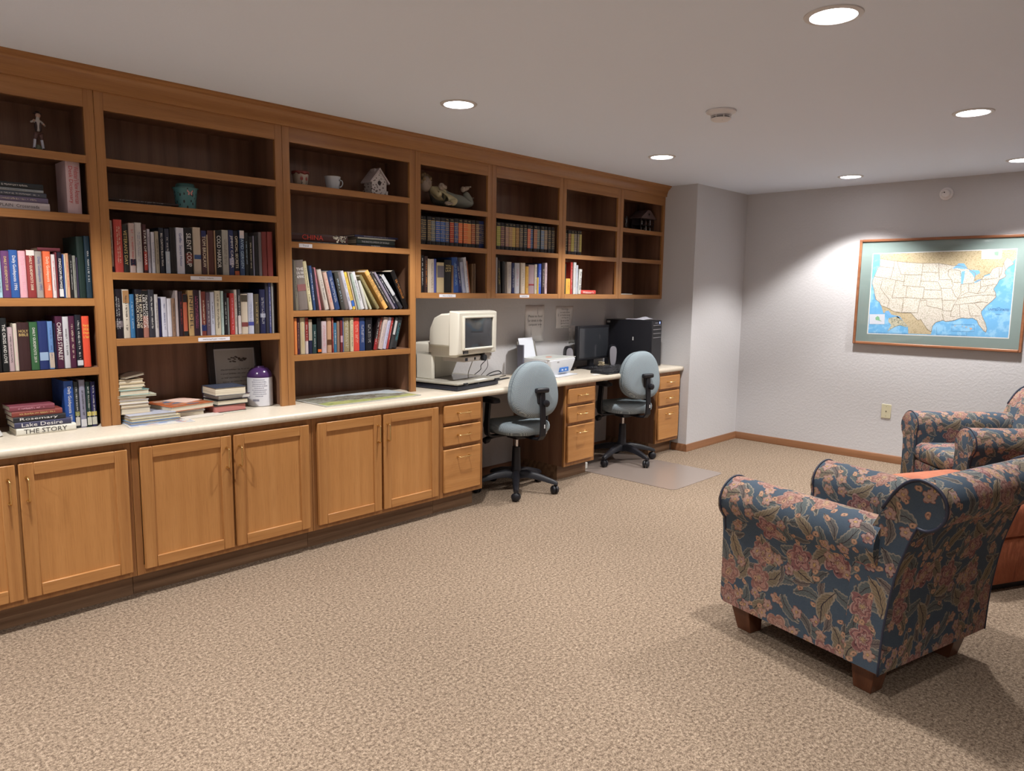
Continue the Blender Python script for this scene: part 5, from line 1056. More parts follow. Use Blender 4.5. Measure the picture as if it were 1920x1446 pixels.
b=NB(); box(b,.12,.15,-.0005,.004,.108,.112); mk('brand_mark',b,plain((.25,.25,.25)),bd,w=False)
Mx=Matrix.Translation((.0,.262,.130))@Matrix.Rotation(math.radians(-14),4,'X')
b=NB(); box(b,.0,.25,-.002,.010,0,.13,Mx); mk('paper_support',b,GREY,t,w=False,bev=.003)
b=NB(); box(b,-.02,-.004,.22,.275,.003,.235); mk('rear_cover',b,plain((.12,.12,.16),.4),t,w=False,bev=.004)
b=NB(); Mx=Matrix.Translation((.0,.255,.130))@Matrix.Rotation(math.radians(-14),4,'X'); box(b,.015,.215,-.001,.0,0,.155,Mx)
pp_=tag(mk('paper_sheet',b,plain((.74,.77,.84),.6)),'white blank sheet standing in the printer paper feed','paper'); pp_.location=t.location; pp_.rotation_euler=t.rotation_euler
# ---------------------------------------------------------------- monitor, speakers, tower, keyboard
t=thing('monitor',(4.88,3.77,.762),'black flat computer monitor in front of the small pale notice','monitor',rz=math.radians(5))
b=NB(); box(b,-.245,.235,-.018,.018,.075,.36); sc=mk('screen_housing',b,BLK,t,w=False,bev=.006)
b=NB(); box(b,-.225,.215,-.0195,-.017,.095,.34); mk('screen',b,SCR,sc,w=False)
b=NB(); box(b,-.03,.03,.0,.03,.005,.12); st=mk('stand',b,BLK,t,w=False,bev=.004)
b=NB(); rbox(b,.13,.09,.04,[(1,.0005),(1,.008),(.9,.014)]); mk('stand_foot',b,BLK,t,w=False,smooth=40)
def speaker(x,y,rz,lab):
    t=thing('computer_speaker',(x,y,.762),lab,'speaker','small desk speakers',rz=rz)
    b=NB(); o=superegg(.085,.06,.19,24,2.6)
    ring_loft(b,[[(px*s,yy,pz*s+.10+.0) for px,pz in o] for s,yy in ((.8,.05),(1,.03),(1,-.02),(.93,-.03))]); mk('cabinet',b,BLK,t,w=False,smooth=40)
    b=NB(); ring_loft(b,[[(px*s,yy,pz*s+.10) for px,pz in o] for s,yy in ((.88,-.029),(.86,-.034),(.4,-.036))]); mk('grille',b,plain((.26,.25,.28),.6),t,w=False,smooth=40)
    b=NB(); rbox(b,.045,.045,.03,[(1,.0),(1,.01),(.8,.016)]); mk('foot',b,BLK,t,w=False,smooth=40)
speaker(4.60,3.80,-.5,'grey-faced small speaker half hidden behind the printer')
speaker(5.07,3.70,-.7,'grey-faced small speaker between monitor and black tower')
t=thing('computer_tower',(5.27,3.44,.762),'black computer tower with four chrome lines on its front','computer tower',rz=math.radians(8.6))
b=NB(); box(b,.0,.20,.012,.44,.006,.405); mk('case',b,plain((.012,.012,.016),.3),t,w=False,bev=.004)
b=NB(); box(b,.002,.198,.0,.014,.008,.403); fr=mk('front_bezel',b,BLK,t,w=False,bev=.004)
for z in (.255,.29,.325,.36):
    b=NB(); box(b,.022,.178,-.003,.002,z,z+.006); mk('chrome_line',b,CHROME,fr,w=False,bev=.001)
b=NB(); box(b,.15,.158,-.0015,.002,.375,.392); mk('power_light',b,emis('blue power light',(.1,.25,1),2.5),fr,w=False)
b=NB(); box(b,.06,.12,-.001,.002,.38,.386); mk('front_marking',b,plain((.3,.3,.35)),fr,w=False)
b=NB(); box(b,-.001,.0005,.40,.43,.375,.392); mk('case_sticker',b,plain((.4,.4,.4)),t,w=False)
b=NB(); box(b,-.0008,.0008,.17,.18,.23,.26); mk('case_sticker',b,plain((.5,.5,.5)),t,w=False)
for x in (.02,.17):
    for y in (.04,.4): 
        b=NB(); cyl(b,(x,y,0),(x,y,.008),.012); mk('foot',b,BLK,t,w=False)
b=NB(); rr_=random.Random(2); n=9
R=[[(5.28+.2*i/n+.01*rr_.random(),3.53+.2*k/n,1.1695+.001+.022*math.exp(-((i-4.5)**2+(k-3)**2)/5)+.004*rr_.random()*(0<i<n)) for i in range(n+1)] for k in range(n+1)]
vs=[[b.verts.new(p) for p in r] for r in R]
for k in range(n):
    for i in range(n): b.faces.new((vs[k][i],vs[k][i+1],vs[k+1][i+1],vs[k+1][i]))
o=mk('crumpled_paper',b,plain((.6,.6,.68),.7)); tag(o,'crumpled white paper lying on top of the black tower','paper'); o.modifiers.new('t','SOLIDIFY').thickness=.0006
t=thing('keyboard',(4.79,3.46,.762),'black keyboard lying on the desk before the monitor','keyboard',rz=math.radians(4))
b=NB(); ring_loft(b,[[(-.235,-.08,z),(.235,-.08,z),(.235,.085,z2),(-.235,.085,z2)] for z,z2 in ((.001,.001),(.012,.024))]); mk('body',b,BLK,t,w=False,bev=.004)
b=NB()
for r in range(5):
    for k in range(17):
        x=-.222+k*.0262; y=-.068+r*.029; z=.012+(y+.08)*.073; box(b,x,x+.022,y,y+.023,z,z+.007)
mk('keys',b,plain((.028,.028,.032),.3),t,w=False,bev=.0015,seg=1)
b=NB(); bars_bm(b,rr_,(-.2,-.0805,.008),(1,0,0),(0,0,1),.03,.005,(0,-1,0)); mk('brand_mark',b,plain((.6,.6,.6)),t,w=False)
t=thing('keyboard',(4.93,3.645,.762),'second black keyboard pushed behind the first one','keyboard',rz=math.radians(-3))
b=NB(); box(b,-.2,.2,-.06,.06,.001,.018); mk('body',b,BLK,t,w=False,bev=.004)
b=NB(); rr_=random.Random(4)
for r in range(4):
    for k in range(15): x=-.19+k*.0255; y=-.052+r*.027; box(b,x,x+.021,y,y+.021,.018,.024)
mk('keys',b,plain((.04,.04,.045),.25),t,w=False,bev=.0015,seg=1)
b=NB(); rr_=random.Random(7)
P=[Vector((4.84+.035*math.cos(k*2.1)+rr_.random()*.02,3.64+.025*math.sin(k*2.1),.787+.008+.004*k)) for k in range(9)]
tube(b,smooth_pts(P,5),.005,6); tag(mk('coiled_cord',b,plain((.50,.42,.28),.4),smooth=1),'cream and brown coiled cord heaped on the second keyboard','cord')
b=NB(); box(b,-.05,.05,-.02,.02,.0,.002,Matrix.Translation((4.50,3.44,.7625))@Matrix.Rotation(.2,4,'Z')); tag(mk('paper_slip',b,plain((.7,.7,.68))),'small white paper slip under the keyboard corner','paper')
# knee space: outlet, cords, power strip
t=thing('wall_outlet',(5.10,Y1,.45),'pale wall outlet in the knee space behind the second chair','outlet')
b=NB(); box(b,5.065,5.135,Y1-.006,Y1-.0003,.45,.56); mk('cover_plate',b,plain((.55,.5,.42)),t,bev=.002)
b=NB()
for z in (.48,.53): box(b,5.085,5.115,Y1-.0075,Y1-.005,z-.012,z+.012)
mk('socket',b,plain((.45,.4,.33)),t,bev=.001)
cable('cable',[(4.60,3.80,.70),(4.58,3.62,.45),(4.60,3.52,.33),(4.56,3.50,.29),(4.50,3.52,.31),(4.49,3.56,.36),(4.55,3.58,.38),(4.60,3.54,.30),(4.57,3.50,.20),(4.53,3.54,.24),(4.54,3.60,.10),(4.56,3.66,.03)],.008,(.012,.012,.014),'black looped cords hanging beside the second drawer unit')
b=NB(); box(b,4.455,4.50,3.49,3.56,.0035,.055); tag(mk('power_strip',b,plain((.62,.6,.55)),bev=.004),'small white power block on the floor beside the second drawer unit','power block')
# ---------------------------------------------------------------- framed verse, canister, panorama board
t=thing('picture_frame',(1.80,3.86,.762),'dark framed verse sheet leaning behind the thick books','picture frame')
M0=Matrix.Translation((1.80,3.835,.764))@Matrix.Rotation(math.radians(-6),4,'X')
def fb(b,*a): box(b,*a,M0)
b=NB(); fb(b,-.15,-.115,-.012,.012,0,.34); fb(b,.115,.15,-.012,.012,0,.34); fb(b,-.115,.115,-.012,.012,0,.035); fb(b,-.115,.115,-.012,.012,.305,.34); mk('frame',b,plain((.03,.022,.02),.35),t,bev=.004)
b=NB(); fb(b,-.116,.116,-.002,.006,.034,.306); pp=mk('verse_sheet',b,plain((.50,.48,.45),.5),t)
b=NB(); fb(b,-.116,-.108,-.0035,-.002,.034,.306); fb(b,.108,.116,-.0035,-.002,.034,.306); fb(b,-.116,.116,-.0035,-.002,.298,.306); mk('silver_fillet',b,plain((.6,.6,.62),.3),t)
b=NB(); rr_=random.Random(12)
for k in range(6): bars_bm(b,rr_,M0@Vector((rr_.uniform(-.01,.01),-.003,.19-.022*k)),(1,0,0),(0,-.1,1),.15+.02*rr_.random(),.011,(0,-1,0),.85)
for k in range(26):
    x=-.07+.14*rr_.random(); z=.232+.03*rr_.random()*(1-abs(x)*6); p=M0@Vector((x,-.003,z)); flat(b,[p+Vector((.008*math.cos(a),0,.004*math.sin(a))) for a in (0,1.3,2.6,3.9,5.2)])
mk('verse_lettering',b,plain((.08,.06,.05)),pp)
g=G('clear glazing',.03,.5); tr=g.n('ShaderNodeBsdfTransparent'); gl=g.n('ShaderNodeBsdfGlossy'); gl.inputs['Roughness'].default_value=.03; ge=g.n('ShaderNodeNewGeometry'); fr_=g.math('ADD',.04,g.math('MULTIPLY',.9,g.math('POWER',g.math('SUBTRACT',1,g.math('ABSOLUTE',g.vm('DOT_PRODUCT',ge.outputs['Normal'],ge.outputs['Incoming']))),5))); mxs=g.n('ShaderNodeMixShader')
g.nt.links.new(fr_,mxs.inputs[0]); g.nt.links.new(tr.outputs[0],mxs.inputs[1]); g.nt.links.new(gl.outputs[0],mxs.inputs[2]); g.nt.links.new(mxs.outputs[0],g.nt.nodes['Material Output'].inputs[0]); GLASS=g.m
b=NB(); fb(b,-.115,.115,-.0065,-.005,.035,.305); mk('glass',b,GLASS,t)
t=thing('wipes_canister',(1.874,3.72,.762),'white cleaning wipes canister with a purple lid','canister')
b=NB(); lathe(b,[(.062,.001),(.066,.004),(.066,.155),(.064,.16)],n=40); mk('body',b,plain((.62,.62,.66),.35),t,w=False,smooth=40)
b=NB(); lathe(b,[(.066,.158),(.067,.165),(.066,.172),(.058,.192),(.042,.206),(.028,.21),(.024,.218),(.008,.219)],n=40); mk('lid',b,plain((.06,.025,.10),.18),t,w=False,smooth=40)
b=NB(); 
def onc(x,z,r=.0667): a=-PI/2-.55+x/r; return (r*math.cos(a),r*math.sin(a),z)
for k in range(9):
    z=.145-.011*k; L=[.06,.075,.07,.075,.05,.078,.06,.07,.04][k]; x=-L/2
    while x<L/2:
        w=.003+.006*rr_.random(); b.faces.new([b.verts.new(onc(p,q)) for p,q in ((x,z),(x+w,z),(x+w,z+.003),(x,z+.003))]); x+=w+.002
x=-.035
while x<.0:
    w=.0008+.0015*rr_.random(); b.faces.new([b.verts.new(onc(p,q)) for p,q in ((x,.03),(x+w,.03),(x+w,.042),(x,.042))]); x+=w+.0012
mk('label_print',b,plain((.12,.12,.2)),t,w=False)
t=thing('panorama_board',(2.43,3.60,.762),'flat landscape picture board lying on the counter','picture board')
q=[(2.09,3.73),(2.10,3.42),(2.765,3.435),(2.75,3.775)]
b=NB(); ring_loft(b,[[(x,y,z) for x,y in q] for z in (.7625,.7675)]); mk('board',b,plain((.45,.45,.42),.5),t)
g=G('landscape print',.3,.5); s=g.n('ShaderNodeSeparateXYZ'); g.set(s.inputs[0],g.obj()); n=g.noise(g.vm('MULTIPLY',g.obj(),(9,26,1)),1.6,5,.75,1.2)
far=g.ramp(n,[(.36,(.025,.035,.025)),(.46,(.16,.12,.08)),(.54,(.42,.42,.38)),(.62,(.12,.17,.08))]); grass=g.ramp(n,[(.3,(.14,.22,.08)),(.6,(.50,.50,.20)),(.8,(.5,.55,.45))]); sky=g.ramp(n,[(.3,(.5,.55,.6)),(.7,(.65,.7,.72))])
yy=g.math('ADD',s.outputs[1],g.math('MULTIPLY',g.noise(g.obj(),6,2),.12)); c=g.mix(g.math('GREATER_THAN',yy,-.02),grass,far); c=g.mix(g.math('GREATER_THAN',g.math('ADD',yy,g.math('MULTIPLY',s.outputs[0],.25)),.135),c,sky); g.color(c)
b=NB(); cx,cy=2.43,3.59; ring_loft(b,[[(cx+(x-cx)*.965,cy+(y-cy)*.94,z) for x,y in q] for z in (.7675,.768)]); mk('landscape_print',b,g.m,t)
b=NB(); box(b,5.06,5.25,3.64,3.80,1.3835,1.391); tag(mk('loose_papers',b,plain((.68,.67,.64)),bev=.001),'thin white paper pad lying in the recess-side wall cabinet','paper')
# ---------------------------------------------------------------- ornaments
def skin_mesh(name,nodes,edges,mat,par,sub=2,label=None):
    me=bpy.data.meshes.new(name); me.from_pydata([n[:3] for n in nodes],edges,[]); 
    bm=bmesh.new(); bm.from_mesh(me); L=bm.verts.layers.skin.verify(); bm.verts.ensure_lookup_table()
    for i,n in enumerate(nodes):
        bm.verts[i][L].radius=(n[3],n[3]); bm.verts[i][L].use_root=(i==0)
    bm.to_mesh(me); bm.free(); me.materials.append(mat)
    o=bpy.data.objects.new(name,me); COL.objects.link(o); o.parent=par
    k=o.modifiers.new('skin','SKIN'); k.use_smooth_shade=True
    s=o.modifiers.new('sub','SUBSURF'); s.levels=s.render_levels=sub
    if label: o['label']=label
    return o
# figurine of a man in breeches
t=thing('figurine',(.90,3.71,1.9615),'porcelain figurine of a man in breeches, arms bent, on a mossy base','figurine')
SKN=plain((.55,.36,.28),.4); JKT=plain((.50,.46,.44),.4); BRC=plain((.15,.08,.07),.5); SOCK=plain((.66,.66,.75),.4); DKM=plain((.05,.03,.03),.4)
b=NB(); lathe(b,[(.03,.0005),(.034,.004),(.030,.010),(.02,.014),(.002,.015)],n=18); ell(b,(.0,.012,.02),(.016,.014,.02)); mk('base',b,plain((.16,.17,.11),.7),t,w=False,smooth=1)
skin_mesh('body',[(0,0,.095,.010),(0,0,.118,.0095),(.001,0,.138,.0115),(0,-.002,.150,.006),(.002,-.004,.163,.0095),(.003,-.006,.173,.008),(-.014,0,.142,.005),(-.030,-.004,.134,.0042),(-.018,-.014,.142,.0036),(.015,0,.142,.005),(.029,-.002,.124,.0042),(.020,-.016,.128,.0036)],[(0,1),(1,2),(2,3),(3,4),(4,5),(2,6),(6,7),(7,8),(2,9),(9,10),(10,11)],JKT,t)
b=NB(); ell(b,(.002,-.004,.168),(.0105,.011,.0125)); ell(b,(.001,-.0155,.167),(.002,.002,.0025)); hd=mk('head',b,SKN,t,w=False,smooth=1)
for q in ((-.018,-.016,.1425),(.020,-.018,.1285)): b=NB(); ell(b,q,(.0045,.004,.005)); mk('hand',b,SKN,t,w=False,smooth=1)
b=NB(); ell(b,(.002,.0,.1745),(.012,.012,.008)); lathe(b,[(.018,0),(.019,.002),(.010,.004),(.009,.010),(.001,.011)],c=(.001,.001,.176),n=16); mk('hat',b,DKM,t,w=False,smooth=1)
for s_ in (-1,1): b=NB(); ell(b,(s_*.0085,-.002,.118),(.006,.0115,.024)); mk('waistcoat_panel',b,DKM,t,w=False,smooth=1)
skin_mesh('breeches',[(0,0,.098,.013),(-.010,0,.082,.010),(-.015,-.002,.058,.0075),(.010,0,.082,.010),(.014,.0,.058,.0075)],[(0,1),(1,2),(0,3),(3,4)],BRC,t)
for s,(x,y) in ((-1,(-.022,-.008)),(1,(.016,-.004))):
    b=NB(); tube(b,[(x*.72,y*.5,.06),(x*.85,y*.8,.04),(x,y,.018)],.006,8); mk('stocking',b,SOCK,t,w=False,smooth=1)
    b=NB(); ell(b,(x,y-.004,.017),(.006,.011,.005)); mk('shoe',b,DKM,t,w=False,smooth=1)
t.scale=(.93,.93,.93)
# teal lantern jar with cut-outs and butterfly
t=thing('lantern',(1.508,3.70,1.7755),'teal cut-out tin lantern with a pink butterfly','lantern')
g=G('teal tin with cut-outs',.4,.5); v=g.obj(); vo=g.n('ShaderNodeTexVoronoi'); g.set(vo.inputs['Vector'],g.vm('MULTIPLY',v,(1,1,.55))); vo.inputs['Scale'].default_value=75
n=g.noise(v,60,2); g.color(g.mix(g.math('LESS_THAN',g.math('ADD',vo.outputs['Distance'],g.math('MULTIPLY',n,.35)),.47),(.07,.20,.21),(.008,.01,.012)))
b=NB(); lathe(b,[(.043,.0005),(.047,.004),(.047,.02),(.05,.06),(.054,.095),(.056,.099),(.06,.1)],n=32); mk('jar',b,g.m,t,w=False,smooth=40)
b=NB(); lathe(b,[(.06,.1),(.0605,.103),(.045,.106),(.043,.118),(.038,.124),(.01,.127)],n=32); mk('rim_and_lid',b,plain((.06,.15,.15),.4),t,w=False,smooth=40)
b=NB()
for s in (-1,1):
    flat(b,[(.0+s*.001,-.0565,.078),(s*.013+.0,-.055,.092),(s*.014,-.055,.084),(s*.008,-.056,.078)][::s]); flat(b,[(s*.001,-.0565,.077),(s*.009,-.056,.077),(s*.010,-.055,.066),(s*.004,-.056,.067)][::s])
mk('butterfly',b,plain((.65,.30,.28)),t,w=False)
# two pots and the birdhouse
def pot(x,lab,r,h,mat,deco):
    t=thing('flower_pot' if deco else 'face_mug',(x,3.70,1.9555),lab,'pot' if deco else 'mug')
    b=NB(); lathe(b,[(r*.70,.0005),(r*.74,.004),(r*.88,h*.5),(r*.97,h*.97),(r,h),(r*.93,h),(r*.86,h*.9),(r*.6,h*.15),(.002,h*.12)],n=36); bd=mk('body',b,mat,t,w=False,smooth=40); return t,bd
t,bd=pot(2.137,'cream flower pot with red scalloped rim and painted tulips',.046,.078,plain((.50,.42,.34),.4),True)
b=NB(); n=48; lathe(b,[(.0455,.066),(.0475,.069),(.0485,.076),(.0475,.0795),(.045,.0795)],n=n)
b.verts.ensure_lookup_table()
for i in range(n): v=b.verts[i]; v.co.z+=.006*math.sin(i*2*PI/n*9)
mk('scalloped_rim',b,plain((.20,.04,.035),.4),t,w=False,smooth=1)
b=NB()
def onr(a,z,r): return (r*math.cos(a),r*math.sin(a),z)
for a0,c in ((-1.95,0),(-1.25,1)):
    for da,dz in ((-.12,.0),(0,.004),(.12,0)): flat(b,[onr(a0+da-.08,.036+dz,.0425),onr(a0+da+.08,.036+dz,.0425),onr(a0+da,.052+dz,.0443)])
    flat(b,[onr(a0-.15,.030,.0425),onr(a0+.15,.030,.0425),onr(a0+.18,.042,.0435),onr(a0-.18,.042,.0435)])
mk('painted_tulips',b,plain((.35,.08,.07)),bd,w=False)
b=NB()
for a0 in (-1.95,-1.25): flat(b,[onr(a0-.03,.006,.0385),onr(a0+.03,.006,.0385),onr(a0+.03,.03,.0425),onr(a0-.03,.03,.0425)]); flat(b,[onr(a0,.008,.039),onr(a0+.2,.022,.0415),onr(a0+.05,.018,.0412)])
mk('painted_stems',b,DKM,bd,w=False)
t,bd=pot(2.34,'small white glazed mug with a smiling painted face',.046,.076,plain((.55,.58,.62),.15,.6),False)
b=NB(); tube(b,smooth_pts([(.043,.0,.062),(.058,-.004,.06),(.062,-.005,.042),(.052,-.003,.026),(.039,0,.024)],5),.0035,8); mk('handle',b,plain((.55,.58,.62),.15,.6),t,w=False,smooth=1)
b=NB()
for a0 in (-1.15,-.65): b.faces.new([b.verts.new(onr(a0+.09*math.cos(k*PI/5),.055+.0065*math.sin(k*PI/5),.0452)) for k in range(10)])
for k in range(7): a=-1.02+.04*k; flat(b,[onr(a,.026+.0015*abs(k-3),.0415),onr(a+.04,.026+.0015*abs(k-2),.0415),onr(a+.04,.029+.0015*abs(k-2),.042),onr(a,.029+.0015*abs(k-3),.042)])
mk('painted_face',b,plain((.03,.03,.05)),bd,w=False)
t=thing('birdhouse',(2.634,3.70,1.9555),'white painted wooden birdhouse decorated with small leaves','birdhouse')
g=G('white paint with leaf marks',.6); v=g.n('ShaderNodeTexVoronoi'); g.set(v.inputs['Vector'],g.vm('MULTIPLY',g.obj(),(1,1,1.6))); v.inputs['Scale'].default_value=48; s=g.n('ShaderNodeSeparateXYZ'); g.set(s.inputs[0],g.obj())
th=g.math('SUBTRACT',.36,g.math('MULTIPLY',s.outputs[2],1.2)); g.color(g.mix(g.math('LESS_THAN',v.outputs['Distance'],th),(.50,.46,.44),(.10,.07,.06))); BH=g.m
pr=[(-.052,.0005),(.052,.0005),(.052,.085),(.0,.145),(-.052,.085)]
b=NB(); prism(b,pr,'y',-.04,.045); mk('house',b,BH,t,w=False,bev=.0015)
b=NB(); box(b,-.058,-.046,-.046,.046,.0005,.028); box(b,.046,.058,-.046,.046,.0005,.028); box(b,-.055,.055,-.05,-.04,.0005,.012); mk('picket',b,BH,t,w=False,bev=.001)
b=NB()
for s_ in (-1,1): prism(b,[(s_*.066,.068),(s_*.070,.076),(0,.158),(0,.146)] if s_>0 else [(s_*.066,.068),(0,.146),(0,.158),(s_*.070,.076)],'y',-.05,.052)
mk('roof',b,plain((.42,.36,.36),.6),t,w=False)
b=NB(); box(b,-.02,.02,-.02,.02,.13,.156); mk('chimney',b,plain((.42,.36,.36),.6),t,w=False)
b=NB(); cyl(b,(0,-.0415,.072),(0,-.0405,.072),.0125,n=20); mk('entrance_hole',b,plain((.03,.02,.02)),t,w=False)
# reclining child statue
t=thing('child_statue',(3.18,3.72,1.934),'resin statue of a curly-haired child lying on its front, feet raised','statue')
SH=plain((.42,.37,.22),.55); PT=plain((.20,.21,.18),.6); FL=plain((.33,.27,.22),.55); HR=plain((.22,.155,.08),.7)
skin_mesh('body',[(.02,.0,.062,.05),(.09,.0,.055,.05),(-.06,.0,.088,.048),(-.11,.0,.112,.03),(.16,-.035,.045,.042),(.215,-.04,.042,.036),(.185,-.04,.08,.028),(.155,-.038,.118,.022),(.16,.04,.045,.042),(.235,.035,.045,.036),(.225,.03,.08,.026),(-.04,.05,.05,.03)],
  [(0,1),(0,2),(2,3),(1,4),(4,5),(5,6),(6,7),(1,8),(8,9),(9,10),(0,11)],PT,t,label='grey-green trousered body')
skin_mesh('shirt',[(-.06,-.01,.085,.052),(.0,-.02,.066,.052),(-.075,-.045,.075,.036),(-.02,-.072,.052,.034),(.04,-.082,.036,.030),(-.02,-.096,.024,.022),(-.10,-.03,.105,.03),(-.09,-.07,.06,.022),(-.075,-.075,.095,.018)],[(0,1),(0,2),(2,3),(3,4),(4,5),(0,6),(6,7),(7,8)],SH,t)
b=NB(); ell(b,(-.155,-.006,.138),(.046,.043,.052)); ell(b,(-.15,-.047,.135),(.008,.009,.009)); ell(b,(-.17,-.044,.15),(.006,.005,.004)); ell(b,(-.135,-.045,.15),(.006,.005,.004)); mk('head',b,FL,t,w=False,smooth=1); b=NB(); ell(b,(-.073,-.075,.122),(.024,.020,.024))
for k in range(4): ell(b,(-.085+.010*k,-.094,.126-.003*k),(.006,.008,.012),8,5)
mk('hand',b,FL,t,w=False,smooth=1); b=NB()
for k in range(4): ell(b,(-.055+.012*k,-.114,.012+.002*k),(.007,.014,.006),8,5)
ell(b,(-.045,-.103,.018),(.026,.018,.013)); mk('hand',b,FL,t,w=False,smooth=1)
b=NB(); rr_=random.Random(8)
for k in range(60):
    a=rr_.uniform(0,2*PI); e=rr_.uniform(-.7,1.5); s_=math.sin(a)
    if s_<-.2 and e<.15 and math.cos(a)>-.6: continue
    ell(b,(-.158+.045*math.cos(e)*math.cos(a),.002+.044*math.cos(e)*s_,.148+.048*math.sin(e)),(.0145,.0145,.0145),8,5)
mk('curly_hair',b,HR,t,w=False,smooth=1)
for (x,y,z,a) in ((.150,-.038,.137,-.35),(.235,.028,.098,.3)):
    b=NB(); Mr=Matrix.Rotation(a,4,'Y'); ell(b,(x+.014,y,z),(.034,.018,.015),M=Mr); ell(b,(x-.008,y,z-.006),(.016,.016,.02))
    for k in range(5): q=Mr@Vector((.034,-.014+.007*k,.003)); ell(b,(x+.014+q.x,y+q.y,z+q.z),(.009,.0045,.006),8,5)
    mk('foot',b,FL,t,w=False,smooth=1)
# dark little house ornament with tiny animals
t=thing('house_ornament',(5.515,3.74,1.9335),'dark open-fronted little house with tiny pale figures','ornament')
DW=plain((.05,.035,.035),.6); DW2=plain((.13,.09,.09),.6)
b=NB(); box(b,-.10,.10,-.05,.05,0.0005,.006); box(b,-.10,-.094,-.05,-.044,.006,.11); box(b,.094,.10,-.05,-.044,.006,.11); box(b,-.03,-.025,-.05,-.045,.006,.11); box(b,.03,.035,-.05,-.045,.006,.11); box(b,-.1,.1,.04,.05,.006,.11); box(b,-.1,.1,-.05,.05,.055,.06); box(b,-.10,.10,-.05,.05,.108,.114); box(b,-.1,.1,-.052,-.048,.075,.078); mk('frame',b,DW,t,w=False)
b=NB(); prism(b,[(-.125,.112),(.125,.112),(.02,.185),(-.02,.185)],'y',-.065,.06); mk('roof',b,DW2,t,w=False,bev=.002)
b=NB(); cyl(b,(0,-.0665,.15),(0,-.065,.15),.010,n=16); mk('gable_hole',b,plain((.01,.01,.01)),t,w=False)
for k,(x,z,c,s) in enumerate([(-.06,.061,(.45,.42,.4),.8),(.0,.061,(.5,.3,.28),.8),(.065,.061,(.5,.5,.55),1.1),(.0,.007,(.5,.48,.42),1.2),(-.07,.007,(.4,.38,.36),.7),(.07,.007,(.35,.36,.3),.8)]):
    b=NB(); ell(b,(x,-.03,z+.012*s),(.010*s,.010*s,.013*s),10,6); ell(b,(x,-.032,z+.029*s),(.007*s,.007*s,.008*s),10,6); ell(b,(x-.004*s,-.032,z+.038*s),(.002,.002,.005*s),6,4); ell(b,(x+.004*s,-.032,z+.038*s),(.002,.002,.005*s),6,4); mk('tiny_figure',b,plain(c,.5),t,w=False,smooth=1)
t=thing('candle_holder',(5.26,3.74,1.9335),'thin dark metal holder with pale curl beside the little house','ornament')
b=NB(); lathe(b,[(.022,.0005),(.024,.004),(.004,.008),(.003,.09),(.012,.094),(.012,.10)],n=16); tube(b,smooth_pts([(.0,0,.10),(.012,0,.12),(.02,0,.10),(.024,0,.03)],5),.002,6); mk('stem',b,plain((.12,.12,.14),.3),t,w=False,smooth=1)
b=NB(); tube(b,smooth_pts([(-.014,-.01,.09),(-.006,-.012,.07),(-.016,-.012,.05),(-.008,-.01,.03)],5),.003,6); mk('curl',b,plain((.4,.4,.38),.4),t,w=False,smooth=1)
# ---------------------------------------------------------------- framed map on the wall
XF=X1; t=thing('framed_map',(X1,1.634,1.43),'large wood-framed wall map of the country in a grey-green mat','framed map')
y0,y1,z0,z1=1.026,2.242,.993,1.872; s=.022
b=NB()
for a in ((y0,y0+s,z0,z1),(y1-s,y1,z0,z1),(y0+s,y1-s,z0,z0+s),(y0+s,y1-s,z1-s,z1)): box(b,X1-.032,X1-.001,*a)
mk('frame',b,framewood,t,bev=.005,seg=2)
b=NB(); box(b,X1-.020,X1-.006,y0+s,y1-s,z0+s,z1-s); mm=mk('mat_board',b,plain((.22,.29,.275),.6),t)
def mp(name,polys,col,dx,par=mm,mat=None):
    b=NB()
    for p in polys:
        f=flat(b,[(X1-dx,a,c) for a,c in p[::-1]])
        bmesh.ops.triangulate(b,faces=[f])
    return mk(name,b,mat or plain(col,.5),par)
mp('white_border',[MAP['sheet']],(.78,.78,.76),.0205)
def speck(name,c,c2,sc,th):
    g=G(name,.5); n=g.noise(g.obj(),sc,4,.7); g.color(g.ramp(n,[(th,c2),(th+.08,c)])); return g.m
mp('sea',[MAP['sea']],0,.0208,mat=speck('map sea',(.16,.46,.78),(.30,.60,.86),9,.42))
mp('neighbouring_land',[MAP['land']],0,.0211,mat=speck('map tan land',(.55,.46,.30),(.36,.29,.16),120,.40))
US=MAP['us']; mp('country_land',[US],0,.0214,mat=speck('map pale land',(.70,.65,.59),(.40,.38,.28),150,.42))
mp('lakes',MAP['lakes'],(.20,.46,.78),.0217)
mp('inset_box',MAP['boxes'],(.66,.70,.78),.0217); mp('inset_land',[MAP['alaska']],0,.0217,mat=speck('map inset land',(.58,.55,.42),(.25,.27,.2),110,.42)); mp('inset_patch',MAP['green']+MAP['green2'],(.25,.5,.3),.022); mp('island_group',MAP['hawaii'],(.7,.45,.3),.0217)
def lines(name,pl,w,col,dx):
    b=NB()
    for p in pl:
        for (a,c),(a2,c2) in zip(p[:-1],p[1:]):
            d=Vector((a2-a,c2-c)); 
            if d.length<1e-6: continue
            n=Vector((-d.y,d.x)).normalized()*w/2; flat(b,[(X1-dx,a+n.x,c+n.y),(X1-dx,a2+n.x,c2+n.y),(X1-dx,a2-n.x,c2-n.y),(X1-dx,a-n.x,c-n.y)])
    return mk(name,b,plain(col,.5),mm)
lines('state_lines',MAP['lines']+[US+[US[0]]],.0034,(.30,.25,.18),.0219); lines('inset_outline',MAP['boxline'],.0015,(.08,.2,.4),.0219)
b=NB()
for k,s_ in (('t','UNITED STATES'),('t2','THE')):
    a,c,e=MAP[k]; text_bm(b,s_,(X1-.0222,(a[0]+c[0])/2,(a[1]+e[1])/2),(0,-1,0),(0,0,1),abs(a[0]-c[0]),abs(e[1]-a[1]),True)
rr_=random.Random(1)
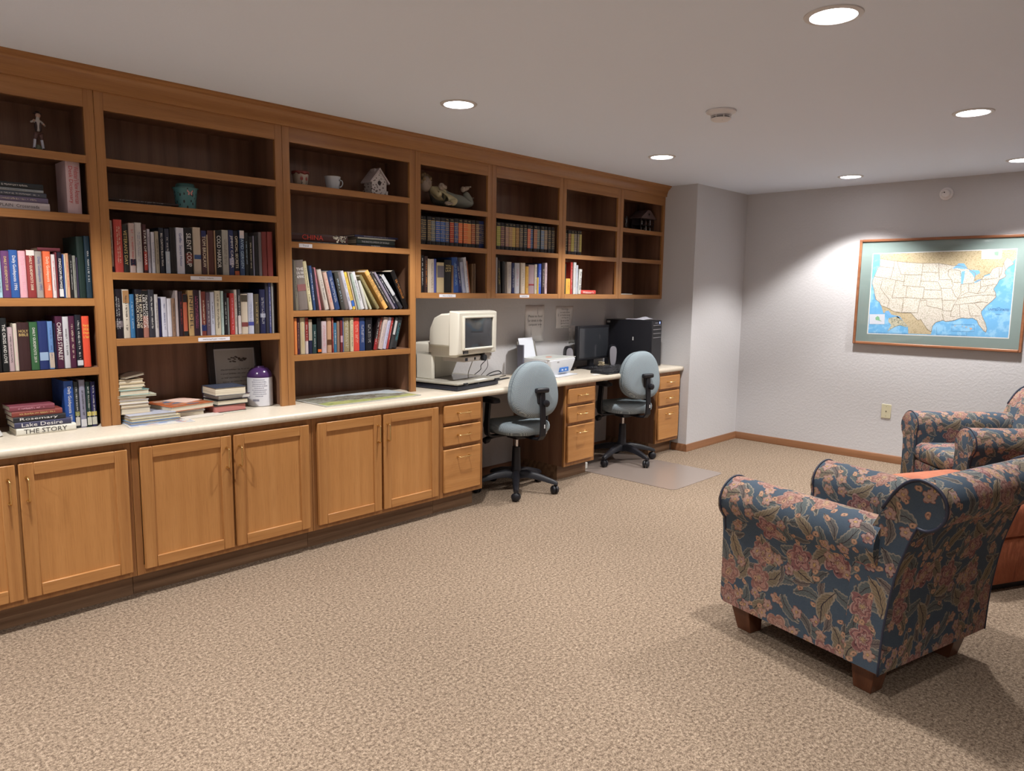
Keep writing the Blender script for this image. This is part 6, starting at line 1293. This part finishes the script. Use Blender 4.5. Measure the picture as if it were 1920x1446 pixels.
a,c,e=MAP['t3']; bars_bm(b,rr_,(X1-.0222,(a[0]+c[0])/2,(a[1]+e[1])/2),(0,-1,0),(0,0,1),abs(a[0]-c[0]),.008,(-1,0,0),.9,2)
mk('map_title',b,plain((.02,.10,.30)),mm)
b=NB(); box(b,X1-.0265,X1-.0245,y0+s-.004,y1-s+.004,z0+s-.004,z1-s+.004); mk('glass',b,GLASS,t)
# ---------------------------------------------------------------- small fittings
t=thing('wall_plate',(X1,1.935,.43),'cream wall plate with one small jack under the framed map','wall plate')
b=NB(); box(b,X1-.006,X1-.0003,1.897,1.973,.375,.495); mk('cover_plate',b,plain((.58,.54,.38),.4),t,bev=.003)
b=NB(); cyl(b,(X1-.0075,1.935,.435),(X1-.005,1.935,.435),.005,n=12); 
for z in (.395,.475): cyl(b,(X1-.007,1.935,z),(X1-.005,1.935,z),.0025,n=8)
mk('jack',b,plain((.06,.05,.04)),t)
t=thing('alarm_beacon',(X1,1.626,2.205),'small round white sensor high on the wall above the map','sensor')
R90=Matrix.Translation((X1,1.626,2.205))@Matrix.Rotation(-PI/2,4,'Y')
b=NB(); lathe(b,[(.048,.0003),(.050,.004),(.048,.012),(.034,.016),(.032,.03),(.026,.036),(.002,.038)],n=32,M=R90); mk('housing',b,plain((.76,.73,.73),.4),t,smooth=40)
b=NB(); ell(b,(X1-.032,1.648,2.212),(.006,.004,.004)); cyl(b,(X1-.036,1.634,2.214),(X1-.040,1.634,2.214),.005); mk('sensor_dot',b,plain((.05,.05,.05)),t,smooth=1)
t=thing('smoke_detector',(3.505,1.925,H),'round white smoke detector on the ceiling','smoke detector')
fl=lambda q:[(r,-z) for r,z in q]
b=NB(); lathe(b,fl([(.074,.0003),(.076,.004),(.074,.010),(.060,.014),(.052,.022),(.052,.027)]),n=40); mk('mounting_base',b,plain((.74,.73,.76),.4),t,w=False,smooth=40)
b=NB(); lathe(b,fl([(.046,.024),(.046,.040)]),n=32); mk('vent_core',b,plain((.01,.01,.015)),t,w=False,smooth=40)
b=NB(); lathe(b,fl([(.047,.0305),(.0515,.0305),(.0515,.0335),(.047,.0335)]),n=32)
for k in range(8):
    a=k*PI/4; c,s_=math.cos(a),math.sin(a); box(b,.044,.052,-.0015,.0015,-.039,-.025,Matrix.Rotation(a,4,'Z'))
mk('vent_ribs',b,plain((.74,.73,.76),.4),t,w=False,smooth=40)
b=NB(); lathe(b,fl([(.051,.0385),(.050,.043),(.040,.050),(.02,.053),(.001,.0535)]),n=40); mk('cap',b,plain((.70,.68,.70),.4),t,w=False,smooth=40)
b=NB(); ell(b,(-.02,-.02,-.0505),(.0025,.0025,.002)); mk('status_light',b,plain((.06,.03,.03)),t,w=False)
